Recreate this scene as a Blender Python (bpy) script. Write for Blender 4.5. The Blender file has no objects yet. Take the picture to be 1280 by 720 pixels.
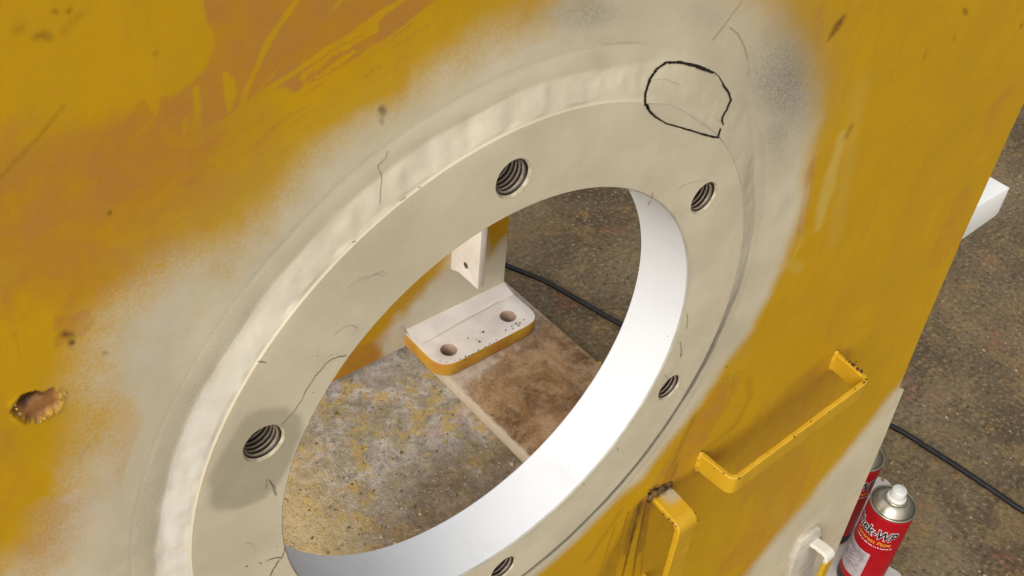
import bpy, bmesh, math, random
import numpy as np
from mathutils import Vector, Matrix
from mathutils.geometry import delaunay_2d_cdt

random.seed(7)
RNG = np.random.default_rng(7)
S = bpy.context.scene
COL = S.collection

# ------------------------------------------------------------------ camera
# world: x runs along the big plate, y goes through it (away from the viewer),
# z up, floor at 0; the ring of the plate is centred on (0, 0, ZC)
F_PX, DEP, ROLL, ALPHA = 1361.58, 0.722460, 0.0921435, 0.825661
ZC = 0.857
CAM = np.array([-0.32821, -0.34932, 1.385])
_fw = np.array([0, math.cos(DEP), -math.sin(DEP)])
_up = np.array([0, math.sin(DEP), math.cos(DEP)])
_rt = np.array([1.0, 0, 0])
_r2 = math.cos(ROLL)*_rt + math.sin(ROLL)*_up
_u2 = -math.sin(ROLL)*_rt + math.cos(ROLL)*_up
_d = np.array([math.sin(ALPHA), math.cos(ALPHA), 0])
_n = np.array([math.cos(ALPHA), -math.sin(ALPHA), 0])
def _w(v): return np.array([v@_d, -(v@_n), v[2]])
RGT, UPV, FWD = _w(_r2), _w(_u2), _w(_fw)
cd = bpy.data.cameras.new('camera')
cam = bpy.data.objects.new('camera', cd); COL.objects.link(cam)
m = Matrix(((RGT[0], UPV[0], -FWD[0], CAM[0]),
            (RGT[1], UPV[1], -FWD[1], CAM[1]),
            (RGT[2], UPV[2], -FWD[2], CAM[2]), (0, 0, 0, 1)))
cam.matrix_world = m
cd.sensor_width = 36; cd.lens = 36*F_PX/1280
cd.clip_start = 0.02; cd.clip_end = 200
S.camera = cam

# ------------------------------------------------------------------ light
SUN_EL, SUN_AZ = 37, 203            # soft overcast light from the upper left front
w = bpy.data.worlds.new('World'); S.world = w; w.use_nodes = True
nt = w.node_tree; nt.nodes.clear()
sky = nt.nodes.new('ShaderNodeTexSky'); sky.sky_type = 'NISHITA'; sky.sun_disc = False
sky.sun_elevation = math.radians(SUN_EL); sky.sun_rotation = math.radians(90-SUN_AZ)
sky.dust_density = 6; sky.air_density = 1.0; sky.ozone_density = 1
hs = nt.nodes.new('ShaderNodeHueSaturation'); hs.inputs['Saturation'].default_value = 0.22
bg = nt.nodes.new('ShaderNodeBackground'); bg.inputs['Strength'].default_value = 0.13
wo = nt.nodes.new('ShaderNodeOutputWorld')
nt.links.new(sky.outputs[0], hs.inputs['Color']); nt.links.new(hs.outputs[0], bg.inputs[0]); nt.links.new(bg.outputs[0], wo.inputs[0])
sl = bpy.data.lights.new('sun', 'SUN'); sl.energy = 1.5; sl.angle = math.radians(140); sl.color = (1.0, 0.97, 0.92)
so = bpy.data.objects.new('sun', sl); COL.objects.link(so)
_az, _el = math.radians(SUN_AZ), math.radians(SUN_EL)
sdir = Vector((math.cos(_az)*math.cos(_el), math.sin(_az)*math.cos(_el), math.sin(_el)))
so.rotation_euler = sdir.to_track_quat('Z', 'Y').to_euler()
so.location = sdir*5
S.view_settings.view_transform = 'Standard'; S.view_settings.look = 'None'
S.view_settings.exposure = 0.27; S.view_settings.gamma = 1
S.render.engine = 'CYCLES'
S.cycles.max_bounces = 8

# ------------------------------------------------------------------ geometry helpers
def ray(px, py):
    return RGT*((px-640)/F_PX) + UPV*((360-py)/F_PX) + FWD
def on_y(px, py, y):
    """pixel of the photograph -> point of the vertical plane y"""
    r = ray(px, py); t = (y-CAM[1])/r[1]; return CAM + r*t
def on_z(px, py, z):
    r = ray(px, py); t = (z-CAM[2])/r[2]; return CAM + r*t
def on_x(px, py, x):
    r = ray(px, py); t = (x-CAM[0])/r[0]; return CAM + r*t
PLY = 0.0061                         # front face of the big plate; the ring's face is y = 0
def uv(pts, y=PLY):
    out = []
    for q in pts:
        P = on_y(q[0], q[1], y); out.append((P[0], P[2]-ZC))
    return np.array(out)

_tab = RNG.random((256, 256))
def vnoise(x, y):
    xi = np.floor(x).astype(int); yi = np.floor(y).astype(int)
    fx = x-xi; fy = y-yi
    fx = fx*fx*(3-2*fx); fy = fy*fy*(3-2*fy)
    a = _tab[xi & 255, yi & 255]; b = _tab[(xi+1) & 255, yi & 255]
    c = _tab[xi & 255, (yi+1) & 255]; d = _tab[(xi+1) & 255, (yi+1) & 255]
    return (a*(1-fx)+b*fx)*(1-fy) + (c*(1-fx)+d*fx)*fy
def fbm(x, y, sc, o=4):
    s = 0; a = .5; t = 0
    for k in range(o):
        s = s + a*vnoise(x*sc+17.3*k, y*sc+5.1*k); t += a; a *= .5; sc *= 2.03
    return s/t
def sstep(a, b, x):
    t = np.clip((x-a)/(b-a), 0, 1); return t*t*(3-2*t)

def seg_dist(U, V, P, vals=None, closed=False):
    """distance of points to a polyline, and the nearest segment's value"""
    P = np.asarray(P, float); n = len(P)
    best = np.full(U.shape, 1e9); bv = np.zeros(U.shape)
    for i in range(n if closed else n-1):
        a = P[i]; b = P[(i+1) % n]; ab = b-a; L = ab@ab + 1e-12
        t = np.clip(((U-a[0])*ab[0] + (V-a[1])*ab[1])/L, 0, 1)
        d = np.hypot(U-a[0]-t*ab[0], V-a[1]-t*ab[1])
        k = d < best; best = np.where(k, d, best)
        if vals is not None:
            v = vals[i]*(1-t)+vals[(i+1) % n]*t; bv = np.where(k, v, bv)
    return best, bv
def inside(U, V, P):
    P = np.asarray(P, float); r = np.zeros(U.shape, bool); j = len(P)-1
    for i in range(len(P)):
        a, b = P[i], P[j]
        c = (a[1] > V) != (b[1] > V)
        with np.errstate(divide='ignore', invalid='ignore'):
            r ^= c & (U < (b[0]-a[0])*(V-a[1])/(b[1]-a[1]+1e-15)+a[0])
        j = i
    return r
def poly(U, V, P, width):
    """soft polygon mask; width = half width of the soft edge (number or one per vertex)"""
    vals = width if hasattr(width, '__len__') else [width]*len(P)
    d, wv = seg_dist(U, V, P, vals, True)
    sd = np.where(inside(U, V, P), d, -d)
    return sstep(-wv, wv, sd)
def stroke(U, V, P, half, soft):
    vals = np.interp(np.linspace(0, 1, len(P)), np.linspace(0, 1, len(half)), half) if hasattr(half, '__len__') else [half]*len(P)
    d, h = seg_dist(U, V, P, vals)
    return 1-sstep(h-soft*.5, h+soft, d)

# ------------------------------------------------------------------ object helpers
def link(o, parent=None):
    COL.objects.link(o)
    if parent: o.parent = parent
    return o
def mesh_obj(name, verts, faces, mat, parent=None, smooth=False):
    me = bpy.data.meshes.new(name)
    me.from_pydata([tuple(v) for v in verts], [], [tuple(f) for f in faces]); me.update()
    if mat: me.materials.append(mat)
    if smooth:
        me.polygons.foreach_set('use_smooth', [True]*len(me.polygons))
    return link(bpy.data.objects.new(name, me), parent)
def bm_obj(name, bm, mat, parent=None, smooth=False):
    bmesh.ops.recalc_face_normals(bm, faces=bm.faces)
    me = bpy.data.meshes.new(name); bm.to_mesh(me); bm.free()
    if mat: me.materials.append(mat)
    if smooth: me.polygons.foreach_set('use_smooth', [True]*len(me.polygons))
    return link(bpy.data.objects.new(name, me), parent)
def auto_smooth(o, ang=35):
    o.data.polygons.foreach_set('use_smooth', [True]*len(o.data.polygons))
    bm = bmesh.new(); bm.from_mesh(o.data)
    for e in bm.edges:
        if len(e.link_faces) == 2 and e.calc_face_angle(0) > math.radians(ang): e.smooth = False
    bm.to_mesh(o.data); bm.free()
def tag(o, label=None, cat=None, group=None, kind=None):
    if label: o['label'] = label
    if cat: o['category'] = cat
    if group: o['group'] = group
    if kind: o['kind'] = kind
    return o
def empty(name, loc=(0, 0, 0)):
    o = bpy.data.objects.new(name, None); o.location = loc; o.empty_display_size = .05
    return link(o)
def child(o, parent):
    """parent while keeping world coordinates (parents only ever sit at a location)"""
    o.parent = parent
    o.matrix_parent_inverse = Matrix.Translation(parent.location).inverted() if parent.type == 'EMPTY' else Matrix.Identity(4)
    return o

def set_attr(o, name, arr):
    a = o.data.attributes.new(name, 'FLOAT_COLOR', 'POINT')
    buf = np.zeros((len(o.data.vertices), 4), np.float32); buf[:, :arr.shape[1]] = arr
    a.data.foreach_set('color', buf.ravel())

def cdt_plate(outer, holes, spacing=0):
    """2-D triangulation of an outline with holes -> points, triangles"""
    pts = []; edges = []
    def loop(L):
        s = len(pts); pts.extend([Vector(p) for p in L])
        edges.extend([(s+i, s+(i+1) % len(L)) for i in range(len(L))])
    loop(outer)
    for h in holes: loop(h)
    O = np.array(outer); H = [np.array(h) for h in holes]
    if spacing:
        x0, y0 = O.min(0); x1, y1 = O.max(0)
        gx, gy = np.meshgrid(np.arange(x0, x1, spacing), np.arange(y0, y1, spacing))
        gx = gx.ravel()+RNG.uniform(-.25, .25, gx.size)*spacing; gy = gy.ravel()+RNG.uniform(-.25, .25, gy.size)*spacing
        ok = inside(gx, gy, O)
        d, _ = seg_dist(gx, gy, O, None, True); ok &= d > spacing*.5
        for h in H:
            ok &= ~inside(gx, gy, h); d, _ = seg_dist(gx, gy, h, None, True); ok &= d > spacing*.5
        pts.extend([Vector((a, b)) for a, b in zip(gx[ok], gy[ok])])
    v, e, f, _, _, _ = delaunay_2d_cdt(pts, edges, [], 0, 1e-7)
    P = np.array([(a.x, a.y) for a in v]); T = np.array(f)
    c = P[T].mean(1); ok = inside(c[:, 0], c[:, 1], O)
    for h in H: ok &= ~inside(c[:, 0], c[:, 1], h)
    return P, T[ok]
def circ(cx, cy, r, n=40):
    return [(cx+r*math.cos(2*math.pi*k/n), cy+r*math.sin(2*math.pi*k/n)) for k in range(n)]
def rounded(poly_, radii, n=7):
    out = []; N = len(poly_)
    for i in range(N):
        p = np.array(poly_[i], float); a = np.array(poly_[i-1], float); b = np.array(poly_[(i+1) % N], float)
        r = radii[i]
        if r <= 0: out.append(tuple(p)); continue
        da = (a-p)/np.linalg.norm(a-p); db = (b-p)/np.linalg.norm(b-p)
        for k in range(n+1):
            t = k/n; q = (1-t)**2*(p+da*r) + 2*t*(1-t)*p + t*t*(p+db*r); out.append(tuple(q))
    return out
def slab(name, outer, holes, lo, hi, to3, mat, parent, spacing=0, bev=0.0):
    """solid plate: outline with holes, from lo to hi along the third axis; to3(a,b,c) gives the point"""
    P, T = cdt_plate(outer, holes, spacing)
    V = [to3(a, b, hi) for a, b in P] + [to3(a, b, lo) for a, b in P]
    n = len(P); Fc = [tuple(t) for t in T] + [tuple(t[::-1]+n) for t in T]
    cnt = {}
    for t in T:
        for i in range(3):
            a, b = int(t[i]), int(t[(i+1) % 3]); cnt[(a, b)] = 1
    for (a, b) in cnt:
        if (b, a) not in cnt: Fc.append((b, a, a+n, b+n))
    bm = bmesh.new(); vs = [bm.verts.new(v) for v in V]
    for q in Fc: bm.faces.new([vs[int(i)] for i in q])
    if bev:
        bmesh.ops.recalc_face_normals(bm, faces=bm.faces)
        es = [e for e in bm.edges if len(e.link_faces) == 2 and e.calc_face_angle(0) > 0.9]
        bmesh.ops.bevel(bm, geom=es, offset=bev, segments=2, affect='EDGES', profile=.5)
    o = bm_obj(name, bm, mat, None); auto_smooth(o, 40)
    return child(o, parent) if parent else o
def box_bm(x0, x1, y0, y1, z0, z1, bev=0, seg=2):
    bm = bmesh.new(); bmesh.ops.create_cube(bm, size=1)
    for v in bm.verts:
        v.co = Vector(((x0+x1)/2+v.co.x*(x1-x0), (y0+y1)/2+v.co.y*(y1-y0), (z0+z1)/2+v.co.z*(z1-z0)))
    if bev: bmesh.ops.bevel(bm, geom=bm.edges[:], offset=bev, segments=seg, affect='EDGES', profile=.5)
    return bm
def lathe(prof, n, axis='z', c=(0, 0, 0), cap0=False, cap1=False):
    V = []; Fc = []
    for (r, h) in prof:
        for k in range(n):
            a = 2*math.pi*k/n
            p = (r*math.cos(a), r*math.sin(a), h) if axis == 'z' else (r*math.cos(a), h, r*math.sin(a))
            V.append((p[0]+c[0], p[1]+c[1], p[2]+c[2]))
    for j in range(len(prof)-1):
        for k in range(n):
            k2 = (k+1) % n; Fc.append((j*n+k, j*n+k2, (j+1)*n+k2, (j+1)*n+k))
    if cap0: Fc.append(tuple(range(n))[::-1])
    if cap1: Fc.append(tuple((len(prof)-1)*n+k for k in range(n)))
    return V, Fc

# ------------------------------------------------------------------ material helpers
class NT:
    def __init__(self, name):
        self.m = bpy.data.materials.new(name); self.m.use_nodes = True
        self.t = self.m.node_tree; self.t.nodes.clear()
        self.out = self.n('ShaderNodeOutputMaterial'); self.b = self.n('ShaderNodeBsdfPrincipled')
        self.l(self.b.outputs[0], self.out.inputs[0])
        self.tc = self.n('ShaderNodeTexCoord')
    def n(self, t): return self.t.nodes.new(t)
    def l(self, a, b): self.t.links.new(a, b)
    def put(self, sock, v):
        if hasattr(v, 'is_linked') or hasattr(v, 'links'): self.l(v, sock)
        elif isinstance(v, tuple): sock.default_value = v+(1,) if len(v) == 3 and len(sock.default_value) == 4 else v
        else: sock.default_value = v
    def co(self, scale=(1, 1, 1), rot=(0, 0, 0)):
        mp = self.n('ShaderNodeMapping'); self.l(self.tc.outputs['Object'], mp.inputs[0])
        mp.inputs['Scale'].default_value = scale; mp.inputs['Rotation'].default_value = rot
        return mp.outputs[0]
    def noise(self, scale, detail=4, rough=.55, co=None, dist=0):
        x = self.n('ShaderNodeTexNoise'); self.l(co or self.tc.outputs['Object'], x.inputs['Vector'])
        x.inputs['Scale'].default_value = scale; x.inputs['Detail'].default_value = detail
        x.inputs['Roughness'].default_value = rough; x.inputs['Distortion'].default_value = dist
        return x.outputs['Fac']
    def voro(self, scale, feature='F1', co=None, out='Distance', rnd=1):
        x = self.n('ShaderNodeTexVoronoi'); x.feature = feature; self.l(co or self.tc.outputs['Object'], x.inputs['Vector'])
        x.inputs['Scale'].default_value = scale; x.inputs['Randomness'].default_value = rnd
        return x.outputs[out]
    def math(self, op, a, b=0.0, clamp=False):
        x = self.n('ShaderNodeMath'); x.operation = op; x.use_clamp = clamp
        self.put(x.inputs[0], a); self.put(x.inputs[1], b); return x.outputs[0]
    def ramp(self, v, a, b, lo=0.0, hi=1.0):
        x = self.n('ShaderNodeMapRange'); x.interpolation_type = 'SMOOTHSTEP'
        self.put(x.inputs[0], v); x.inputs[1].default_value = a; x.inputs[2].default_value = b
        x.inputs[3].default_value = lo; x.inputs[4].default_value = hi; return x.outputs[0]
    def mix(self, f, a, b, mode='MIX'):
        x = self.n('ShaderNodeMix'); x.data_type = 'RGBA'; x.blend_type = mode
        self.put(x.inputs[0], f); self.put(x.inputs[6], a); self.put(x.inputs[7], b); return x.outputs[2]
    def attr(self, name):
        a = self.n('ShaderNodeAttribute'); a.attribute_name = name
        s = self.n('ShaderNodeSeparateColor'); self.l(a.outputs['Color'], s.inputs[0]); self.alpha = a.outputs['Alpha']; return s.outputs
    def bump(self, h, strength=.3, dist=.001):
        x = self.n('ShaderNodeBump'); x.inputs['Strength'].default_value = strength; x.inputs['Distance'].default_value = dist
        self.l(h, x.inputs['Height']); self.l(x.outputs[0], self.b.inputs['Normal'])
    def fin(self, col, rough=.5, metal=0.0, spec=.5):
        self.put(self.b.inputs['Base Color'], col); self.put(self.b.inputs['Roughness'], rough)
        self.b.inputs['Metallic'].default_value = metal; self.b.inputs['Specular IOR Level'].default_value = spec
        return self.m

YEL_A = (0.48, 0.268, 0.006); YEL_B = (0.525, 0.295, 0.005); ORA = (0.445, 0.215, 0.014)
WHT = (0.60, 0.535, 0.385); GRY = (0.245, 0.222, 0.172)
BRIGHT = (0.84, 0.85, 0.85)

def painted_steel():
    """yellow coat, orange-brown older coat, developer white, soot, stains and some painted-in shading; amounts are mesh attributes"""
    k = NT('painted_steel')
    a = k.attr('paint_a'); whiter = k.alpha; b = k.attr('paint_b'); oil = k.alpha
    n1 = k.noise(9, 5, .6); n2 = k.noise(70, 4, .6); n3 = k.noise(900, 2, .5); n4 = k.noise(2200, 1, .5)
    yel = k.mix(k.ramp(n1, .35, .65), YEL_A, YEL_B)
    yel = k.mix(k.math('MULTIPLY', k.ramp(n2, .4, .75), .35), yel, (0.45, 0.235, 0.012))
    br = k.noise(55, 5, .65, co=k.co((1, 1, .07), (0, -.85, 0)))
    yel = k.mix(k.math('MULTIPLY', k.ramp(br, .48, .68), .30), yel, (0.44, 0.225, 0.014))
    ora = k.mix(k.ramp(n2, .3, .7), ORA, (0.42, 0.192, 0.030))
    o = k.ramp(k.math('ADD', a[1], k.math('MULTIPLY', k.math('SUBTRACT', n2, .5), .35)), .2, .8)
    c = k.mix(o, yel, ora)
    c = k.mix(b[2], c, (0.55, 0.40, 0.09))
    # developer: fine spray grain only in the thin parts of the coat
    w = a[0]
    edge = k.math('MULTIPLY', k.math('MULTIPLY', w, k.math('SUBTRACT', 1.0, w)), 4.0)
    g = k.math('ADD', k.math('MULTIPLY', k.math('SUBTRACT', n3, .5), 1.5), k.math('MULTIPLY', k.math('SUBTRACT', n2, .5), .8))
    wf = k.math('ADD', w, k.math('MULTIPLY', g, k.math('MULTIPLY', edge, .55)), True)
    wf = k.math('MULTIPLY', wf, .97)
    wc = k.mix(k.ramp(k.noise(11, 6, .65), .36, .64), WHT, (0.525, 0.46, 0.325))
    wc = k.mix(k.math('MULTIPLY', k.ramp(n4, .55, .8), .25), wc, (0.45, 0.40, 0.29))
    wc = k.mix(k.math('MULTIPLY', k.ramp(n2, .5, .8), .3), wc, (0.64, 0.59, 0.46))
    wc = k.mix(k.math('MULTIPLY', whiter, k.ramp(n2, .25, .6, .6, 1)), wc, (0.635, 0.60, 0.525))
    c = k.mix(wf, c, wc)
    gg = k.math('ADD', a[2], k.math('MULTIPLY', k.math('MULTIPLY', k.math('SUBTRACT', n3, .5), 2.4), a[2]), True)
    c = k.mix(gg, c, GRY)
    c = k.mix(k.math('MULTIPLY', oil, k.ramp(n2, .2, .7, .8, 1)), c, (0.30, 0.262, 0.18))
    c = k.mix(b[1], c, (0.30, 0.135, 0.045))
    dn = k.math('ADD', b[0], k.math('MULTIPLY', k.math('MULTIPLY', k.math('SUBTRACT', n3, .5), 1.4), b[0]), True)
    c = k.mix(dn, c, (0.075, 0.032, 0.010))
    # tiny pits and specks
    sp = k.ramp(k.voro(55), .0, .05, 1, 0)
    sp = k.math('MULTIPLY', sp, k.ramp(k.noise(6, 2), .56, .66))
    c = k.mix(k.math('MULTIPLY', sp, .6), c, (0.10, 0.07, 0.04))
    h = k.math('ADD', k.math('MULTIPLY', n2, .7), k.math('ADD', k.math('MULTIPLY', n3, .16), k.math('MULTIPLY', n1, 1.5)))
    k.bump(h, .22, .0012)
    r = k.math('ADD', k.math('MULTIPLY', wf, .22), k.ramp(n2, .2, .8, .42, .58))
    return k.fin(c, r, 0, .28)
M_PAINT = painted_steel()

def simple_paint(name, c1, c2, sc=40, rough=.5, chip=None, chip_amt=.66, bumpd=.0008):
    k = NT(name); n1 = k.noise(sc, 5, .6); n2 = k.noise(sc*9, 3, .6)
    c = k.mix(k.ramp(n1, .3, .7), c1, c2)
    if chip:
        c = k.mix(k.ramp(k.noise(sc*3, 6, .65), chip_amt, chip_amt+.04), c, chip)
    k.bump(k.math('ADD', n1, k.math('MULTIPLY', n2, .4)), .35, bumpd)
    return k.fin(c, k.ramp(n1, .2, .8, rough-.08, rough+.1), 0, .4)
M_YEL = simple_paint('yellow_paint', (0.49, 0.28, 0.012), (0.54, 0.31, 0.014), 30, .42, (0.16, 0.07, 0.015), .69)
def bore_paint():
    k = NT('bore_white'); n1 = k.noise(9, 5, .6); n2 = k.noise(40, 5, .65, co=k.co((1, .35, 1))); n3 = k.noise(500, 2)
    c = k.mix(k.ramp(n1, .3, .7), (0.63, 0.633, 0.635), (0.605, 0.607, 0.605))
    c = k.mix(k.math('MULTIPLY', k.ramp(n2, .52, .72), .35), c, (0.50, 0.497, 0.48))
    sp = k.math('MULTIPLY', k.ramp(k.voro(60), .03, .07, 1, 0), k.ramp(n1, .5, .6))
    c = k.mix(k.math('MULTIPLY', sp, .5), c, (0.35, 0.31, 0.25))
    k.bump(k.math('ADD', n2, k.math('MULTIPLY', n3, .3)), .3, .0008); return k.fin(c, .6, 0, .3)
M_BORE = bore_paint()
M_WHITE = simple_paint('white_primer', (0.66, 0.61, 0.55), (0.58, 0.53, 0.47), 22, .65)
M_LUG = simple_paint('white_gloss', (0.80, 0.80, 0.76), (0.76, 0.76, 0.72), 10, .5)
def dark_thread():
    k = NT('oily_thread'); n = k.noise(180, 4, .6)
    sx = k.n('ShaderNodeSeparateXYZ'); k.l(k.tc.outputs['Object'], sx.inputs[0])
    rr = k.math('SQRT', k.math('ADD', k.math('MULTIPLY', sx.outputs[0], sx.outputs[0]), k.math('MULTIPLY', sx.outputs[2], sx.outputs[2])))
    crest = k.ramp(k.math('ADD', rr, k.math('MULTIPLY', k.math('SUBTRACT', n, .5), .0006)), .0098, .0106, 1, 0)
    c = k.mix(crest, (0.014, 0.009, 0.007), k.mix(k.ramp(n, .35, .7), (0.20, 0.15, 0.10), (0.34, 0.28, 0.20)))
    return k.fin(c, .5, .0, .4)
M_THREAD = dark_thread()
def flat(name, c, rough=.6, metal=0, spec=.4):
    k = NT(name); n = k.noise(120, 3)
    return k.fin(k.mix(k.ramp(n, .3, .7), c, tuple(x*.8 for x in c)), rough, metal, spec)
M_MARK = flat('marker_ink', (0.016, 0.012, 0.011), .45)
M_CRACK = flat('crack_dark', (0.21, 0.16, 0.10), .8)
M_CRACK2 = flat('crack_faint', (0.49, 0.43, 0.305), .8)
M_SCRY = flat('scratch_yellow', (0.42, 0.33, 0.11), .6)
M_SOOT = flat('soot', (0.018, 0.012, 0.008), .8)
M_RUSTD = flat('rust_dark', (0.10, 0.045, 0.015), .8)

# ================================================================== machine frame
frame = empty('machine_frame', (0.15, 0.4, 0))
tag(frame, 'large yellow steel machine frame with a white-sprayed round bolted opening, standing on the floor', 'machine frame')

RI, RO = 0.165, 0.2213
BOLT_R, BOLT_A = 0.19027, math.radians(153.65)
bolts = [(BOLT_R*math.cos(BOLT_A-k*math.pi/3), BOLT_R*math.sin(BOLT_A-k*math.pi/3)) for k in range(6)]
HR = 0.0110

def surf(U, V):
    """depth (y) of the painted surface: ring face, weld bead, plate"""
    U = np.asarray(U, float); V = np.asarray(V, float)
    R = np.hypot(U, V); A = np.arctan2(V, U)
    lump = fbm(A*14+40, R*60+3, 1.0, 3)-.5
    rip = np.sin(A*95+3*np.sin(A*7)+R*120)*.5
    topw = sstep(.6, 1.3, A)*(1-sstep(2.2, 2.9, A))        # coarser bead over the top
    flush = sstep(.42, .75, A)*(1-sstep(.95, 1.4, A))          # built up flush here
    t = np.clip((R-.2215)/(.0165+.0050*(fbm(A*9+11, R*0+2, 1.0, 3)-.5)+.014*flush), 0, 1)
    y = np.where(R < .2215, 0.0009*np.clip((R-.2203)/.0012, 0, 1)**2, .0009+.0046*t**1.1)
    on = sstep(.2215, .2245, R)*(1-sstep(.233, .241+.012*flush, R))*(1-.6*flush)
    y = y - on*(lump*.0015 + rip*.00014 + topw*(fbm(A*16+9, R*60, 1, 2)-.5)*.0016)
    # second low pass outside the fillet
    e = .2505+.002*(fbm(A*5+3, A*0, 1, 2)-.5)
    y = y + sstep(e-.002, e+.0035, R)*.00012 + sstep(.241, .263, R)*.0013
    return y

# ---- paint amounts (coats lying on the plate, plus fillet shading put into the grey)
HALO = [((-20, 730), .03), ((68, 694), .03), ((98, 600), .028), ((122, 540), .026), ((118, 470), .026), ((142, 400), .024), ((194, 350), .022), ((290, 305), .02),
        ((350, 250), .018), ((390, 200), .018), ((440, 168), .018), ((520, 112), .018), ((600, 58), .018), ((690, 5), .02), ((730, -30), .022),
        ((900, -60), .025), ((950, 0), .022), ((985, 49), .02), ((1008, 97), .020), ((1018, 157), .018), ((1008, 210), .015), ((1000, 259), .013),
        ((986, 307), .013), ((964, 360), .012), ((938, 412), .011), ((908, 452), .011), ((874, 505), .012), ((842, 545), .012), ((800, 600), .012),
        ((745, 645), .012), ((700, 690), .012), ((665, 722), .012), ((600, 800), .02), ((300, 1000), .03)]
H_P = uv([h[0] for h in HALO]); H_W = [h[1] for h in HALO]
W2_P = uv([(1150, 455), (1116, 491), (1085, 532), (1040, 589), (1002, 634), (961, 682), (935, 716), (905, 770), (1000, 900), (1150, 760), (1200, 500)])
pits = uv([(17, 505), (30, 495), (50, 490), (70, 488), (76, 500), (72, 512), (56, 520), (38, 528), (22, 524)])
pit_dark = uv([(29, 497), (36, 494), (46, 494), (53, 500), (43, 507), (33, 515), (26, 513), (26, 504)])

ORANGE = [  # older orange-brown coat showing through
    ([(240, -20), (585, -25), (520, 22), (455, 70), (420, 92), (385, 112), (345, 150), (300, 185), (262, 215), (240, 232), (215, 252), (165, 262), (104, 262), (103, 215), (108, 192), (125, 160), (160, 138), (172, 118), (215, 118), (250, 92), (268, 50)], .003, .85),
    ([(320, -20), (590, -25), (520, 22), (455, 70), (400, 98), (330, 120), (300, 100)], .02, 1.0),
    ([(395, 118), (330, 160), (290, 200), (235, 215), (240, 232), (300, 205), (352, 160)], .003, .6),
    ([(92, 195), (160, 130), (200, 140), (250, 150), (230, 205), (180, 260), (105, 258)], .006, .9),
    ([(95, 105), (128, 95), (132, 118), (105, 128)], .008, .5),
    ([(40, 290), (90, 290), (100, 320), (70, 345), (45, 330)], .006, .8),
    ([(60, 355), (85, 350), (80, 380), (62, 378)], .004, .7),
    ([(60, 395), (120, 380), (125, 405), (95, 440), (62, 445)], .005, .8),
    ([(-10, 350), (28, 352), (30, 420), (10, 445), (-10, 440)], .006, .7),
    ([(-10, 270), (12, 280), (8, 320), (-10, 320)], .006, .6),
    ([(215, 240), (240, 222), (225, 262), (170, 310), (142, 318)], .003, .8),
    ([(-20, 640), (30, 560), (62, 520), (40, 600), (10, 690), (-20, 720)], .012, .55),
    ([(870, 520), (905, 468), (930, 470), (905, 520), (850, 600), (800, 660), (790, 640)], .006, .55),
    ([(1010, 10), (1040, -10), (1030, 60), (1018, 80)], .012, .5),
    ([(1005, 215), (1020, 190), (1015, 240), (1002, 300), (995, 290)], .003, .7),
]
YSTROKES = [  # brushed yellow over it
    ([(372, -5), (350, 28), (330, 60), (318, 88), (308, 112), (303, 133)], .0010, .0008, .9), ([(376, -5), (355, 26), (336, 56)], .0005, .0006, .5),
    ([(510, -5), (490, 8), (462, 27), (432, 47)], [.0008, .0014, .002, .0014], .0008, .9), ([(432, 47), (395, 70), (352, 100), (318, 124), (300, 138)], [.0012, .0010, .0012, .0016], .0008, .9),
    ([(470, 34), (446, 50), (415, 66), (388, 86), (375, 98)], .0009, .0007, .8), ([(468, 22), (470, 36), (460, 38)], .0014, .0008, .8),
    ([(300, 140), (275, 155), (255, 170), (238, 178), (226, 178), (214, 171), (204, 162)], [.0018, .002, .0022, .002, .002, .0024, .0018], .0008, .95),
    ([(455, 70), (425, 92), (398, 106), (372, 120), (345, 130)], [.0006, .0014, .002, .0026, .003], .001, .85), ([(440, 88), (415, 98), (400, 108)], .0008, .0008, .7),
    ([(350, 125), (320, 145), (300, 165), (290, 190)], [.005, .008, .009, .006], .0025, .9),
    ([(300, 180), (262, 200), (225, 225), (190, 255), (160, 285)], [.003, .0022, .0016, .002, .003], .001, .85), ([(290, 200), (262, 222), (240, 240), (200, 275), (165, 305)], [.003, .0016, .001, .001, .002], .001, .8),
    ([(378, 92), (382, 108), (388, 124), (389, 140)], .0011, .0008, .75), ([(376, 96), (392, 106), (400, 112)], .0006, .0008, .6),
    ([(281, 92), (286, 104), (289, 120), (287, 134)], [.0012, .0022, .0022, .001], .0008, .85),
    ([(246, 112), (248, 145), (245, 170)], [.0012, .0014, .002], .001, .75), ([(230, 195), (228, 235)], .001, .001, .5),
    ([(189, 112), (192, 128), (195, 143)], [.003, .0018, .0006], .0008, .85),
    ([(95, 148), (102, 172), (105, 190)], [.006, .0034, .002], .001, .9), ([(105, 188), (102, 205), (104, 222), (103, 258)], [.0012, .0008, .001, .0007], .0008, .8),
    ([(-5, 275), (60, 268), (110, 264), (165, 262)], [.004, .005, .004, .002], .0015, .85), ([(165, 262), (150, 275), (130, 285)], [.003, .003, .002], .002, .7),
    ([(40, 300), (38, 340), (45, 390), (42, 470)], [.006, .006, .005, .008], .002, .85), ([(62, 340), (80, 336), (92, 345)], .003, .002, .8), ([(60, 388), (95, 382), (120, 374)], .0016, .001, .7),
    ([(5, 410), (12, 445)], .0025, .0015, .8)]
YBLOBS = [([(-10, -10), (180, -10), (215, 30), (245, 55), (250, 85), (230, 108), (205, 115), (180, 108), (165, 130), (140, 152), (112, 160), (80, 145), (60, 110), (-10, 130)], .004, .9),
          ([(40, 215), (80, 215), (97, 240), (88, 255), (55, 255), (35, 240)], .003, .7)]
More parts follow.
